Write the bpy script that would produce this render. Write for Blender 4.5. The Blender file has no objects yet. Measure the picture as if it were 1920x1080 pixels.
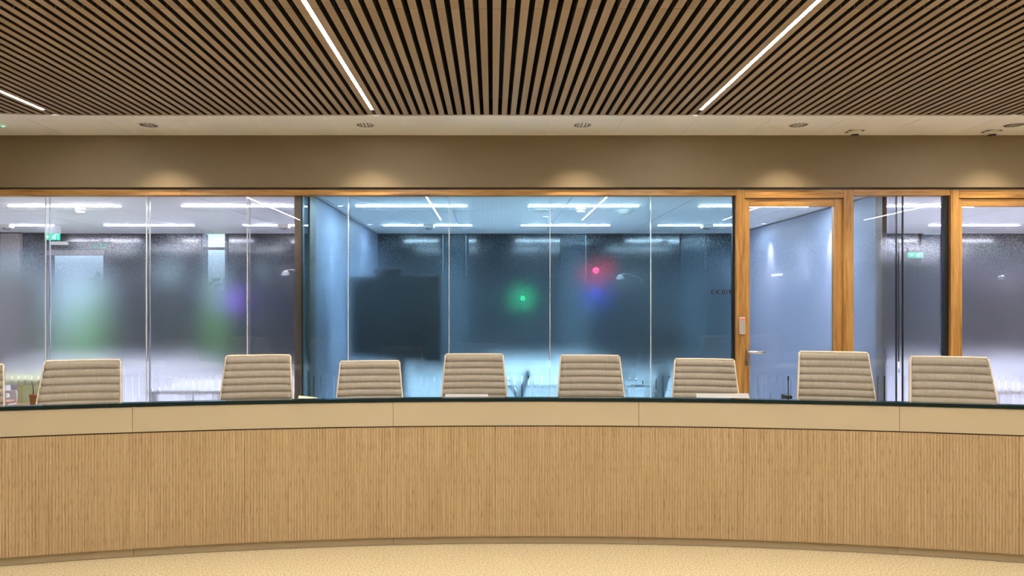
import bpy, bmesh, math, random
from mathutils import Vector, Matrix
random.seed(7)
C = bpy.context.scene.collection
S = bpy.context.scene
PI = math.pi

# ------------------------------------------------------------------ camera
cam_d = bpy.data.cameras.new('camera')
cam = bpy.data.objects.new('camera', cam_d); C.objects.link(cam)
cam.location = (0, 0, 1.478); cam.rotation_euler = (PI/2, 0, 0)
cam_d.sensor_width = 36.0; cam_d.lens = 24.6
cam_d.shift_x = 36/1920; cam_d.shift_y = -(-28)/1920
cam_d.clip_start = 0.05; cam_d.clip_end = 200
S.camera = cam
# ------------------------------------------------------------------ world, exposure
w = bpy.data.worlds.new('sky'); S.world = w; w.use_nodes = True
bg = w.node_tree.nodes['Background']
bg.inputs[0].default_value = (0.62, 0.88, 1.0, 1); bg.inputs[1].default_value = 1.7
S.view_settings.view_transform = 'Standard'; S.view_settings.look = 'None'
S.view_settings.gamma = 1; S.view_settings.exposure = 0.0
S.view_settings.use_curve_mapping = False
S.cycles.sample_clamp_indirect = 40.0
S.cycles.transparent_max_bounces = 16
HALL_LED = 268.0          # brightness of the hall's strip lights
DOWN_W = 62.0            # downlights over the desk
ROOM_LED = 165.0
ADDED_SPOT_W = 150.0
WASH_W = 210.0

# ------------------------------------------------------------------ materials
def lin(r, g, b):
    f = lambda c: ((c/255+0.055)/1.055)**2.4 if c/255 > 0.04045 else c/255/12.92
    return (f(r), f(g), f(b), 1)
def mat(name):
    m = bpy.data.materials.new(name); m.use_nodes = True
    nt = m.node_tree; nt.nodes.clear()
    out = nt.nodes.new('ShaderNodeOutputMaterial')
    return m, nt, out
def N(nt, t, **kw):
    n = nt.nodes.new(t)
    for k, v in kw.items():
        if k.startswith('i_'):
            key = k[2:]
            key = int(key) if key.isdigit() else key.replace('_', ' ')
            n.inputs[key].default_value = v
        else: setattr(n, k, v)
    return n
def pbr(name, col, rough=0.6, metal=0.0, noise=None, amt=0.12, bump=0.0, spec=0.5, emit=None, estr=0, coords='Object', detail=3):
    """principled material; noise = (sx,sy,sz) scale of a colour mottling"""
    m, nt, out = mat(name)
    b = N(nt, 'ShaderNodeBsdfPrincipled')
    b.inputs['Roughness'].default_value = rough; b.inputs['Metallic'].default_value = metal
    b.inputs['Specular IOR Level'].default_value = spec
    b.inputs['Base Color'].default_value = col
    if noise:
        tc = N(nt, 'ShaderNodeTexCoord'); mp = N(nt, 'ShaderNodeMapping')
        mp.inputs['Scale'].default_value = noise
        nt.links.new(tc.outputs[coords], mp.inputs[0])
        nz = N(nt, 'ShaderNodeTexNoise', i_Scale=1.0, i_Detail=detail, i_Roughness=0.6)
        nt.links.new(mp.outputs[0], nz.inputs['Vector'])
        cr = N(nt, 'ShaderNodeValToRGB')
        cr.color_ramp.elements[0].position = 0.25; cr.color_ramp.elements[1].position = 0.75
        cr.color_ramp.elements[0].color = tuple(c*(1-amt) for c in col[:3])+(1,)
        cr.color_ramp.elements[1].color = tuple(min(1, c*(1+amt)) for c in col[:3])+(1,)
        nt.links.new(nz.outputs['Fac'], cr.inputs[0]); nt.links.new(cr.outputs[0], b.inputs['Base Color'])
        if bump:
            bp = N(nt, 'ShaderNodeBump', i_Strength=bump, i_Distance=0.004)
            nt.links.new(nz.outputs['Fac'], bp.inputs['Height']); nt.links.new(bp.outputs[0], b.inputs['Normal'])
    if emit:
        b.inputs['Emission Color'].default_value = emit; b.inputs['Emission Strength'].default_value = estr
    nt.links.new(b.outputs[0], out.inputs[0])
    return m
def emis(name, col, s):
    m, nt, out = mat(name)
    e = N(nt, 'ShaderNodeEmission', i_Color=col, i_Strength=s); nt.links.new(e.outputs[0], out.inputs[0])
    return m
def oak(name, axis):
    """oak with long grain along the given axis; growth rings from distorted bands"""
    m, nt, out = mat(name)
    b = N(nt, 'ShaderNodeBsdfPrincipled', i_Roughness=0.42)
    tc = N(nt, 'ShaderNodeTexCoord'); mp = N(nt, 'ShaderNodeMapping')
    sc = {'z': (26, 26, 1.6), 'x': (1.6, 26, 26)}[axis]
    mp.inputs['Scale'].default_value = sc
    oi = N(nt, 'ShaderNodeObjectInfo')
    ad = N(nt, 'ShaderNodeVectorMath', operation='ADD')
    nt.links.new(tc.outputs['Object'], ad.inputs[0]); nt.links.new(oi.outputs['Random'], ad.inputs[1])
    nt.links.new(ad.outputs[0], mp.inputs[0])
    nz = N(nt, 'ShaderNodeTexNoise', i_Scale=1.0, i_Detail=4, i_Roughness=0.6, i_Distortion=0.6)
    nt.links.new(mp.outputs[0], nz.inputs['Vector'])
    mp2 = N(nt, 'ShaderNodeMapping'); mp2.inputs['Scale'].default_value = tuple(s*5 for s in sc)
    nt.links.new(ad.outputs[0], mp2.inputs[0])
    nz2 = N(nt, 'ShaderNodeTexNoise', i_Scale=1.0, i_Detail=2)
    nt.links.new(mp2.outputs[0], nz2.inputs['Vector'])
    mx = N(nt, 'ShaderNodeMath', operation='MULTIPLY_ADD'); mx.inputs[1].default_value = 0.35
    nt.links.new(nz2.outputs['Fac'], mx.inputs[0]); nt.links.new(nz.outputs['Fac'], mx.inputs[2])
    cr = N(nt, 'ShaderNodeValToRGB'); e = cr.color_ramp.elements
    e[0].position = 0.42; e[0].color = lin(118, 76, 32)
    e[1].position = 0.92; e[1].color = lin(208, 160, 92)
    k = e.new(0.62); k.color = lin(172, 124, 62)
    nt.links.new(mx.outputs[0], cr.inputs[0]); nt.links.new(cr.outputs[0], b.inputs['Base Color'])
    bp = N(nt, 'ShaderNodeBump', i_Strength=0.25, i_Distance=0.002)
    nt.links.new(mx.outputs[0], bp.inputs['Height']); nt.links.new(bp.outputs[0], b.inputs['Normal'])
    nt.links.new(b.outputs[0], out.inputs[0])
    return m
def bamboo():
    """edge-laminated bamboo: narrow strips of differing tone with short dark node flecks; uses the UV (arc length, height)"""
    m, nt, out = mat('laminated_bamboo')
    b = N(nt, 'ShaderNodeBsdfPrincipled', i_Roughness=0.55)
    uv = N(nt, 'ShaderNodeUVMap')
    def nz(sx, sy, det, dist=0.0):
        mp = N(nt, 'ShaderNodeMapping'); mp.inputs['Scale'].default_value = (sx, sy, 1)
        nt.links.new(uv.outputs[0], mp.inputs[0])
        n = N(nt, 'ShaderNodeTexNoise', i_Scale=1.0, i_Detail=det, i_Distortion=dist)
        nt.links.new(mp.outputs[0], n.inputs['Vector']); return n.outputs['Fac']
    a = nz(170, 2.2, 1.5); f = nz(230, 14, 2.0); g = nz(6, 1.3, 2)
    cr = N(nt, 'ShaderNodeValToRGB'); e = cr.color_ramp.elements
    e[0].position = 0.28; e[0].color = lin(186, 158, 118); e[1].position = 0.72; e[1].color = lin(212, 187, 148)
    nt.links.new(a, cr.inputs[0])
    c2 = N(nt, 'ShaderNodeValToRGB'); e = c2.color_ramp.elements
    e[0].position = 0.30; e[0].color = (0.62, 0.55, 0.45, 1); e[1].position = 0.44; e[1].color = (1, 1, 1, 1)
    nt.links.new(f, c2.inputs[0])
    m1 = N(nt, 'ShaderNodeMix', data_type='RGBA', blend_type='MULTIPLY'); m1.inputs[0].default_value = 0.85
    nt.links.new(cr.outputs[0], m1.inputs[6]); nt.links.new(c2.outputs[0], m1.inputs[7])
    c3 = N(nt, 'ShaderNodeValToRGB'); e = c3.color_ramp.elements
    e[0].position = 0.3; e[0].color = (0.93, 0.91, 0.88, 1); e[1].position = 0.7; e[1].color = (1, 1, 1, 1)
    nt.links.new(g, c3.inputs[0])
    m2 = N(nt, 'ShaderNodeMix', data_type='RGBA', blend_type='MULTIPLY'); m2.inputs[0].default_value = 1
    nt.links.new(m1.outputs[2], m2.inputs[6]); nt.links.new(c3.outputs[0], m2.inputs[7])
    nt.links.new(m2.outputs[2], b.inputs['Base Color'])
    nt.links.new(b.outputs[0], out.inputs[0])
    return m
def slat_mat():
    m, nt, out = mat('walnut_felt_slat')
    b = N(nt, 'ShaderNodeBsdfPrincipled', i_Roughness=0.75)
    oi = N(nt, 'ShaderNodeObjectInfo')
    tc = N(nt, 'ShaderNodeTexCoord'); mp = N(nt, 'ShaderNodeMapping'); mp.inputs['Scale'].default_value = (60, 1.5, 60)
    nt.links.new(tc.outputs['Object'], mp.inputs[0])
    nz = N(nt, 'ShaderNodeTexNoise', i_Scale=1, i_Detail=3); nt.links.new(mp.outputs[0], nz.inputs['Vector'])
    mm = N(nt, 'ShaderNodeMath', operation='ADD'); nt.links.new(oi.outputs['Random'], mm.inputs[0]); nt.links.new(nz.outputs['Fac'], mm.inputs[1])
    cr = N(nt, 'ShaderNodeValToRGB'); e = cr.color_ramp.elements
    e[0].position = 0.3; e[0].color = lin(160, 139, 114); e[1].position = 1.0; e[1].color = lin(172, 151, 126)
    hf = N(nt, 'ShaderNodeMath', operation='MULTIPLY'); hf.inputs[1].default_value = 0.67
    nt.links.new(mm.outputs[0], hf.inputs[0])
    nt.links.new(hf.outputs[0], cr.inputs[0]); nt.links.new(cr.outputs[0], b.inputs['Base Color'])
    nt.links.new(b.outputs[0], out.inputs[0])
    return m
def clear_glass(name, tint):
    m, nt, out = mat(name)
    t = N(nt, 'ShaderNodeBsdfTransparent', i_Color=tint); g = N(nt, 'ShaderNodeBsdfGlossy', i_Roughness=0.0)
    g.inputs['Color'].default_value = (1, 1, 1, 1)
    fr = N(nt, 'ShaderNodeFresnel', i_IOR=1.5)
    # same reflectance from either side of the thin pane
    gg = N(nt, 'ShaderNodeNewGeometry'); mr = N(nt, 'ShaderNodeMapRange'); mr.inputs['To Min'].default_value = 1.5; mr.inputs['To Max'].default_value = 1/1.5
    nt.links.new(gg.outputs['Backfacing'], mr.inputs['Value']); nt.links.new(mr.outputs[0], fr.inputs['IOR'])
    mx = N(nt, 'ShaderNodeMixShader')
    nt.links.new(fr.outputs[0], mx.inputs[0]); nt.links.new(t.outputs[0], mx.inputs[1]); nt.links.new(g.outputs[0], mx.inputs[2])
    nt.links.new(mx.outputs[0], out.inputs[0])
    return m
def film_mat(name, tint, z_clear=2.14, z_full=1.50):
    """printed privacy film: fades from clear (top) to fully frosted; frosting scatters what lies behind"""
    m, nt, out = mat(name)
    geo = N(nt, 'ShaderNodeNewGeometry'); sp = N(nt, 'ShaderNodeSeparateXYZ')
    nt.links.new(geo.outputs['Position'], sp.inputs[0])
    mr = N(nt, 'ShaderNodeMapRange'); mr.inputs['From Min'].default_value = z_full; mr.inputs['From Max'].default_value = z_clear
    mr.inputs['To Min'].default_value = 1.0; mr.inputs['To Max'].default_value = 0.0
    nt.links.new(sp.outputs['Z'], mr.inputs['Value'])
    ss = N(nt, 'ShaderNodeValToRGB'); ss.color_ramp.interpolation = 'EASE'
    ss.color_ramp.elements[1].color = (0.95, 0.95, 0.95, 1); nt.links.new(mr.outputs[0], ss.inputs[0])
    # the print is a raster of tiny dots, denser towards the bottom
    sn = N(nt, 'ShaderNodeVectorMath', operation='SNAP'); sn.inputs[1].default_value = (0.0009, 50.0, 0.0009)
    nt.links.new(geo.outputs['Position'], sn.inputs[0])
    wn = N(nt, 'ShaderNodeTexWhiteNoise'); nt.links.new(sn.outputs[0], wn.inputs['Vector'])
    lt = N(nt, 'ShaderNodeMath', operation='LESS_THAN'); nt.links.new(wn.outputs['Value'], lt.inputs[0]); nt.links.new(ss.outputs[0], lt.inputs[1])
    tr = N(nt, 'ShaderNodeBsdfTransparent', i_Color=(0.985, 0.99, 0.99, 1))
    rf = N(nt, 'ShaderNodeBsdfRefraction', i_IOR=1.45); rf.inputs['Color'].default_value = tint
    rf.inputs['Roughness'].default_value = 0.28
    tl = N(nt, 'ShaderNodeBsdfTranslucent'); tl.inputs['Color'].default_value = (0.82, 0.88, 0.92, 1)
    m1 = N(nt, 'ShaderNodeMixShader', i_0=0.035)
    nt.links.new(rf.outputs[0], m1.inputs[1]); nt.links.new(tl.outputs[0], m1.inputs[2])
    m2 = N(nt, 'ShaderNodeMixShader'); nt.links.new(lt.outputs[0], m2.inputs[0])
    nt.links.new(tr.outputs[0], m2.inputs[1]); nt.links.new(m1.outputs[0], m2.inputs[2])
    nt.links.new(m2.outputs[0], out.inputs[0])
    return m
def carpet():
    m, nt, out = mat('gold_speckled_carpet')
    b = N(nt, 'ShaderNodeBsdfPrincipled', i_Roughness=0.95); b.inputs['Specular IOR Level'].default_value = 0.1
    tc = N(nt, 'ShaderNodeTexCoord')
    n1 = N(nt, 'ShaderNodeTexNoise', i_Scale=95, i_Detail=5, i_Roughness=0.8); nt.links.new(tc.outputs['Object'], n1.inputs['Vector'])
    cr = N(nt, 'ShaderNodeValToRGB'); e = cr.color_ramp.elements
    e[0].position = 0.34; e[0].color = lin(146, 122, 82); e[1].position = 0.64; e[1].color = lin(228, 213, 178)
    k = e.new(0.47); k.color = lin(198, 177, 136)
    nt.links.new(n1.outputs['Fac'], cr.inputs[0]); nt.links.new(cr.outputs[0], b.inputs['Base Color'])
    bp = N(nt, 'ShaderNodeBump', i_Strength=0.35, i_Distance=0.003)
    nt.links.new(n1.outputs['Fac'], bp.inputs['Height']); nt.links.new(bp.outputs[0], b.inputs['Normal'])
    nt.links.new(b.outputs[0], out.inputs[0])
    return m
def fabric():
    m, nt, out = mat('beige_woven_upholstery')
    b = N(nt, 'ShaderNodeBsdfPrincipled', i_Roughness=0.9); b.inputs['Specular IOR Level'].default_value = 0.2
    tc = N(nt, 'ShaderNodeTexCoord')
    def nz(s):
        mp = N(nt, 'ShaderNodeMapping'); mp.inputs['Scale'].default_value = s
        nt.links.new(tc.outputs['Object'], mp.inputs[0])
        n = N(nt, 'ShaderNodeTexNoise', i_Scale=1, i_Detail=2); nt.links.new(mp.outputs[0], n.inputs['Vector']); return n.outputs['Fac']
    a = nz((420, 40, 14)); c = nz((260, 40, 260))
    mm = N(nt, 'ShaderNodeMath', operation='ADD'); nt.links.new(a, mm.inputs[0]); nt.links.new(c, mm.inputs[1])
    hf = N(nt, 'ShaderNodeMath', operation='MULTIPLY'); hf.inputs[1].default_value = 0.5; nt.links.new(mm.outputs[0], hf.inputs[0])
    cr = N(nt, 'ShaderNodeValToRGB'); e = cr.color_ramp.elements
    e[0].position = 0.3; e[0].color = lin(142, 131, 116); e[1].position = 0.7; e[1].color = lin(178, 167, 150)
    nt.links.new(hf.outputs[0], cr.inputs[0]); nt.links.new(cr.outputs[0], b.inputs['Base Color'])
    nt.links.new(b.outputs[0], out.inputs[0])
    return m

M = {}
M['slat'] = slat_mat()
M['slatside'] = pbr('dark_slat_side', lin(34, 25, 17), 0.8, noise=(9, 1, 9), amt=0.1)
M['black'] = pbr('matt_black', (0.006, 0.005, 0.004, 1), 0.8, noise=(5, 5, 5), amt=0.2)
M['tile'] = pbr('white_metal_ceiling_tile', lin(246, 244, 240), 0.5, noise=(8, 8, 8), amt=0.02)
M['rim'] = pbr('white_painted_rim', lin(250, 248, 244), 0.45, noise=(4, 4, 4), amt=0.02)
M['fascia'] = pbr('brown_plaster', lin(133, 117, 90), 0.6, noise=(3, 3, 9), amt=0.04)
M['hallwall'] = pbr('beige_plaster', lin(200, 176, 140), 0.7, noise=(3, 3, 3), amt=0.05)
M['oak_z'] = oak('oak_upright', 'z'); M['oak_x'] = oak('oak_rail', 'x')
M['bamboo'] = bamboo()
M['lam'] = pbr('sand_laminate', lin(202, 187, 156), 0.4, noise=(2, 2, 2), amt=0.02)
M['kick'] = pbr('grey_beige_kick_plate', lin(178, 162, 134), 0.4, noise=(2, 2, 2), amt=0.03)
M['ledge'] = pbr('dark_green_glass_edge', (0.006, 0.022, 0.024, 1), 0.12, noise=(3, 3, 3), amt=0.1, spec=0.6)
M['carpet'] = carpet()
M['fabric'] = fabric()
M['hem'] = pbr('cream_hem', lin(226, 208, 182), 0.8, noise=(90, 90, 90), amt=0.06)
M['chrome'] = pbr('polished_aluminium', (0.72, 0.72, 0.72, 1), 0.18, 1.0, noise=(30, 30, 30), amt=0.03)
M['brushed'] = pbr('brushed_steel', (0.42, 0.39, 0.35, 1), 0.34, 1.0, noise=(3, 60, 60), amt=0.1)
M['lapgrey'] = pbr('pale_grey_aluminium', lin(186, 182, 178), 0.5, noise=(20, 20, 20), amt=0.03)
M['lever'] = pbr('satin_lever', (0.86, 0.80, 0.70, 1), 0.25, 1.0, noise=(3, 60, 60), amt=0.05)
M['readgrey'] = pbr('grey_reader_plastic', lin(182, 172, 160), 0.4, noise=(20, 20, 20), amt=0.05)
M['plasblack'] = pbr('black_plastic', (0.012, 0.012, 0.013, 1), 0.4, noise=(20, 20, 20), amt=0.15)
M['bronze'] = pbr('dark_bronze_frame', lin(150, 136, 118), 0.4, 0.3, noise=(12, 12, 2), amt=0.1)
M['jamb'] = pbr('brown_bronze_jamb', lin(96, 84, 70), 0.5, 0.2, noise=(12, 12, 2), amt=0.1)
M['seal'] = pbr('black_seal', (0.01, 0.011, 0.013, 1), 0.4, noise=(9, 9, 9), amt=0.1)
M['joint'] = pbr('clear_silicone_joint', (0.72, 0.76, 0.8, 1), 0.15, noise=(3, 3, 6), amt=0.1, spec=0.9)
M['g_room'] = clear_glass('blue_tinted_glass', (0.80, 0.925, 1.0, 1))
M['g_neutral'] = clear_glass('neutral_glass', (0.95, 0.96, 1.0, 1))
M['film_b'] = film_mat('frosted_film_blue', (0.93, 0.98, 1.0, 1))
M['film_n'] = film_mat('frosted_film_neutral', (0.96, 0.97, 1.0, 1))
M['rwall'] = pbr('slate_grey_paint', lin(98, 112, 134), 0.6, noise=(2, 2, 2), amt=0.05)
M['rwallp'] = pbr('pale_grey_paint', lin(88, 93, 108), 0.55, noise=(2, 2, 2), amt=0.04)
M['rpart'] = pbr('partition_paint', lin(126, 133, 152), 0.55, noise=(2, 2, 2), amt=0.04)
M['rback'] = pbr('charcoal_blue_panel', lin(29, 35, 43), 0.12, noise=(2, 2, 2), amt=0.06)
M['rdark'] = pbr('near_black_jamb', lin(30, 34, 42), 0.5, noise=(2, 2, 2), amt=0.06)
M['rcol'] = pbr('beige_grey_column', lin(150, 142, 136), 0.6, noise=(2, 2, 2), amt=0.05)
M['rceil'] = pbr('white_perforated_ceiling', lin(246, 247, 248), 0.45, noise=(1.2, 40, 3), amt=0.03)
M['rfloor'] = pbr('light_grey_floor', lin(222, 222, 224), 0.35, noise=(3, 3, 3), amt=0.06)
M['white'] = pbr('white_lacquer', lin(236, 238, 240), 0.3, noise=(5, 5, 5), amt=0.02)
M['offwhite'] = pbr('off_white_plastic', lin(226, 222, 212), 0.4, noise=(9, 9, 9), amt=0.03)
M['cream'] = pbr('cream_card', lin(244, 232, 196), 0.7, noise=(20, 20, 20), amt=0.03)
M['lime'] = pbr('pale_lime_laminate', lin(206, 212, 150), 0.5, noise=(5, 5, 5), amt=0.04)
M['terra'] = pbr('terracotta', lin(176, 124, 84), 0.8, noise=(30, 30, 30), amt=0.12)
M['pink'] = pbr('dusty_pink_cloth', lin(206, 172, 152), 0.9, noise=(40, 40, 40), amt=0.08)
M['stem'] = pbr('brown_stem', lin(96, 62, 40), 0.8, noise=(20, 20, 20), amt=0.2)
M['leafy'] = pbr('green_leaf', lin(150, 205, 92), 0.7, noise=(9, 9, 9), amt=0.3)
M['bark'] = pbr('bark', lin(82, 74, 66), 0.9, noise=(20, 20, 4), amt=0.3)
M['grass'] = pbr('lawn_grass', lin(120, 158, 70), 0.9, noise=(3, 3, 3), amt=0.3)
M['greyseat'] = pbr('graphite_seat_shell', lin(70, 70, 74), 0.5, noise=(20, 20, 20), amt=0.1)
M['blind'] = pbr('grey_blue_roller_blind', lin(58, 74, 84), 0.8, noise=(3, 3, 60), amt=0.06)
M['screen'] = pbr('dark_screen', (0.010, 0.011, 0.014, 1), 0.25, noise=(2, 2, 2), amt=0.1)
M['led_hall'] = emis('hall_led', (1.0, 0.96, 0.90, 1), HALL_LED)
M['led_room1'] = emis('room_led_white', (0.90, 0.90, 1.0, 1), ROOM_LED)
M['led_room2'] = emis('room_led_cool', (0.70, 0.88, 1.0, 1), ROOM_LED)
M['lens'] = emis('downlight_lens', (1.0, 0.88, 0.7, 1), 10.0)
M['em_green'] = emis('green_light', (0.02, 1.0, 0.30, 1), 14)
M['em_red'] = emis('red_light', (1.0, 0.02, 0.06, 1), 20)
M['em_violet'] = emis('violet_light', (0.30, 0.06, 1.0, 1), 30)
M['em_blue'] = emis('blue_light', (0.05, 0.10, 1.0, 1), 2.2)
M['em_white'] = emis('cool_white_light', (0.8, 0.92, 1.0, 1), 6)
M['em_cyan'] = emis('cyan_light', (0.2, 0.9, 1.0, 1), 8)
M['exit'] = emis('exit_green', (0.02, 0.75, 0.42, 1), 1.6)
M['exitw'] = emis('exit_white', (0.75, 1.0, 0.9, 1), 2.6)
M['exitd'] = emis('exit_green_dim', (0.01, 0.30, 0.16, 1), 0.5)
M['exitd2'] = emis('exit_pale_dim', (0.05, 0.5, 0.3, 1), 0.6)
M['readred'] = emis('reader_red', (1.0, 0.12, 0.08, 1), 1.5)
M['text'] = pbr('dark_brown_vinyl', (0.012, 0.008, 0.008, 1), 0.6, noise=(9, 9, 9), amt=0.1)

# ------------------------------------------------------------------ helpers
def box(bm, x0, x1, y0, y1, z0, z1, bevel=0.0):
    r = bmesh.ops.create_cube(bm, size=1.0)
    for v in r['verts']:
        v.co = Vector(((x0+x1)/2+v.co.x*(x1-x0), (y0+y1)/2+v.co.y*(y1-y0), (z0+z1)/2+v.co.z*(z1-z0)))
    if bevel:
        es = list({e for v in r['verts'] for e in v.link_edges})
        bmesh.ops.bevel(bm, geom=es, offset=bevel, segments=2, affect='EDGES', profile=0.5)
def B(*a, **k):
    bm = bmesh.new(); box(bm, *a, **k); return bm
def obj(name, bm, m, parent=None, smooth=False):
    me = bpy.data.meshes.new(name)
    bmesh.ops.recalc_face_normals(bm, faces=bm.faces)
    bm.to_mesh(me); bm.free()
    if smooth:
        for p in me.polygons: p.use_smooth = True
    o = bpy.data.objects.new(name, me); C.objects.link(o)
    me.materials.append(M[m] if isinstance(m, str) else m)
    if parent is not None: o.parent = parent
    return o
def tag(o, label, cat, group=None):
    o['label'] = label; o['category'] = cat
    if group: o['group'] = group
    return o
def thing(name, label, cat, loc=(0, 0, 0), rz=0, group=None):
    o = bpy.data.objects.new(name, None); C.objects.link(o)
    o.empty_display_size = 0.1
    o.location = loc; o.rotation_euler = (0, 0, rz)
    return tag(o, label, cat, group)
def struct(name, bm, m, parent=None):
    o = obj(name, bm, m, parent)
    if parent is None: o['kind'] = 'structure'
    return o
def sempty(name):
    o = bpy.data.objects.new(name, None); C.objects.link(o); o['kind'] = 'structure'; return o
def cyl(bm, p0, p1, r0, r1=None, n=16):
    r1 = r0 if r1 is None else r1
    p0 = Vector(p0); p1 = Vector(p1); d = p1-p0
    q = d.to_track_quat('Z', 'Y').to_matrix().to_4x4()
    bmesh.ops.create_cone(bm, cap_ends=True, segments=n, radius1=r0, radius2=r1, depth=d.length,
                          matrix=Matrix.Translation((p0+p1)/2) @ q)
def tube(bm, pts, r, n=8, closed=False):
    pts = [Vector(p) for p in pts]; rings = []
    L = len(pts)
    for i, p in enumerate(pts):
        a = pts[i-1] if (i > 0 or closed) else p; b = pts[(i+1) % L] if (i < L-1 or closed) else p
        t = (b-a).normalized(); q = t.to_track_quat('Z', 'Y')
        rr = r[i] if isinstance(r, (list, tuple)) else r
        rings.append([bm.verts.new(p + q @ Vector((rr*math.cos(2*PI*k/n), rr*math.sin(2*PI*k/n), 0))) for k in range(n)])
    for i in range(L if closed else L-1):
        A, Bq = rings[i], rings[(i+1) % L]
        best = min(range(n), key=lambda s: sum((A[k].co-Bq[(k+s) % n].co).length for k in range(n)))
        for k in range(n):
            bm.faces.new((A[k], A[(k+1) % n], Bq[(k+1+best) % n], Bq[(k+best) % n]))
    if not closed:
        bm.faces.new(rings[0]); bm.faces.new(rings[-1])
def lathe(bm, prof, c=(0, 0, 0), n=24):
    rings = []
    for (r, z) in prof:
        if r < 1e-6: rings.append([bm.verts.new((c[0], c[1], c[2]+z))])
        else: rings.append([bm.verts.new((c[0]+r*math.cos(2*PI*k/n), c[1]+r*math.sin(2*PI*k/n), c[2]+z)) for k in range(n)])
    for A, Bq in zip(rings, rings[1:]):
        for k in range(n):
            if len(A) == 1 and len(Bq) == 1: continue
            if len(A) == 1: bm.faces.new((A[0], Bq[k], Bq[(k+1) % n]))
            elif len(Bq) == 1: bm.faces.new((A[k], A[(k+1) % n], Bq[0]))
            else: bm.faces.new((A[k], A[(k+1) % n], Bq[(k+1) % n], Bq[k]))
def copy_tree(o, parent=None):
    c = o.copy(); C.objects.link(c); c.parent = parent
    for ch in list(o.children): copy_tree(ch, c)
    return c
def spot(name, loc, tgt, W, col, size, blend, rad, parent=None):
    l = bpy.data.lights.new(name, 'SPOT'); l.energy = W; l.color = col
    l.spot_size = math.radians(size); l.spot_blend = blend; l.shadow_soft_size = rad
    o = bpy.data.objects.new(name, l); C.objects.link(o)
    o.location = loc; o.rotation_euler = (Vector(tgt)-Vector(loc)).to_track_quat('-Z', 'Y').to_euler()
    return o

F = 1312.0
YW = 6.19           # front of the glazed front (212 px per metre)
def fx(px): return (px-924)/212.0          # pixel column -> x on the front plane
def fz(py): return 1.478-(py-568)/212.0    # pixel row -> z on the front plane
HX0, HX1 = -7.2, 8.2                       # hall and rooms side to side
HC = 2.958                                 # hall ceiling height
RC = 2.491                                 # ceiling of the rooms
YB = 10.22                                 # back wall of the rooms

# ================================================================== SETTING: hall
struct('floor', B(HX0, HX1, -9.5, YW-0.02, -0.12, 0.0), 'carpet')
struct('wall_left', B(HX0-0.15, HX0, -9.5, YW, 0, HC+0.15), 'hallwall')
struct('wall_right', B(HX1, HX1+0.15, -9.5, YW, 0, HC+0.15), 'hallwall')
struct('wall_front', B(HX0-0.15, HX1+0.15, -9.65, -9.5, 0, HC+0.15), 'fascia')
fas = struct('wall_back', B(HX0-0.15, HX1+0.15, YW-0.03, YW+0.16, fz(352), HC+0.12), 'fascia')

# ceiling of slats: black void board, slats, white rim and tiles
void = struct('ceiling', B(HX0-0.15, HX1+0.15, -9.65, 5.60, HC+0.13, HC+0.2), 'black')
SE = 5.517
def yend(x):                                # the slatted field rounds off at its left end
    return SE - (0.05*((-3.05-x)/0.8)**2 if x < -3.05 else 0.0) if x > -4.6 else SE-0.187
LEDX = [0.02+0.035+0.07*k for k in (-50, -14, 22, 58, 94)]
slA = None; slB = None
YJ = 3.52
for k in range(-62, 68):
    x = 0.02+0.07*k
    if slA is None:
        bm = bmesh.new(); box(bm, -0.021, 0.021, YJ+0.002-SE, -0.014, 0.0, 0.075, bevel=0.0015); slA = obj('slat', bm, 'slat', void); a = slA
        bm = bmesh.new(); box(bm, -0.021, 0.021, -1.6, YJ-0.0015, 0.0, 0.075, bevel=0.0015); slB = obj('slat', bm, 'slat', void); b = slB
    else:
        a = slA.copy(); C.objects.link(a); b = slB.copy(); C.objects.link(b)
    a.location = (x, yend(x), HC); b.location = (x, 0, HC)
    if yend(x) < SE-0.0005:
        b.location = (x, yend(x)-SE, HC)
bm = bmesh.new()
for k in list(range(-102, -62))+list(range(68, 116)):
    x = 0.02+0.07*k
    box(bm, x-0.021, x+0.021, -1.6, yend(x), HC, HC+0.075)
for k in range(-102, 116):
    x = 0.02+0.07*k
    box(bm, x-0.021, x+0.021, -9.4, -1.66, HC, HC+0.075)
o = obj('slat_field', bm, 'slat', void); o['kind'] = 'stuff'
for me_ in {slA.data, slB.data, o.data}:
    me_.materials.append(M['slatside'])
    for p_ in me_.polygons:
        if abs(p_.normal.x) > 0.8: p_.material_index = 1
# rim (curved front at the left), then tiles
bm = bmesh.new()
xs = [HX0, -4.8]+[-4.6+0.1*i for i in range(17)]+[-3.0, 0, 3, HX1]
xs = sorted(set(round(v, 3) for v in xs))
prev = None
for x in xs:
    yy = yend(x)+0.001
    q = [bm.verts.new((x, yy, HC-0.004)), bm.verts.new((x, 5.628, HC-0.004)), bm.verts.new((x, 5.628, HC+0.12)), bm.verts.new((x, yy, HC+0.12))]
    if prev:
        for i in range(4): bm.faces.new((prev[i], prev[(i+1) % 4], q[(i+1) % 4], q[i]))
    else: bm.faces.new(q)
    prev = q
bm.faces.new(prev)
struct('trim_1', bm, 'rim')
bm = bmesh.new(); prev = None
for x in xs:
    yy = yend(x)
    q = [bm.verts.new((x, yy-0.012, HC+0.004)), bm.verts.new((x, yy, HC+0.004)), bm.verts.new((x, yy, HC+0.125)), bm.verts.new((x, yy-0.012, HC+0.125))]
    if prev:
        for i in range(4): bm.faces.new((prev[i], prev[(i+1) % 4], q[(i+1) % 4], q[i]))
    else: bm.faces.new(q)
    prev = q
bm.faces.new(prev)
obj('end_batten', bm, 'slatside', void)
cb = struct('ceiling', B(HX0, HX1, 5.63, YW-0.03, HC+0.003, HC+0.12), 'rim')
k0 = int((HX0+0.156)/0.6)-1
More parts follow.
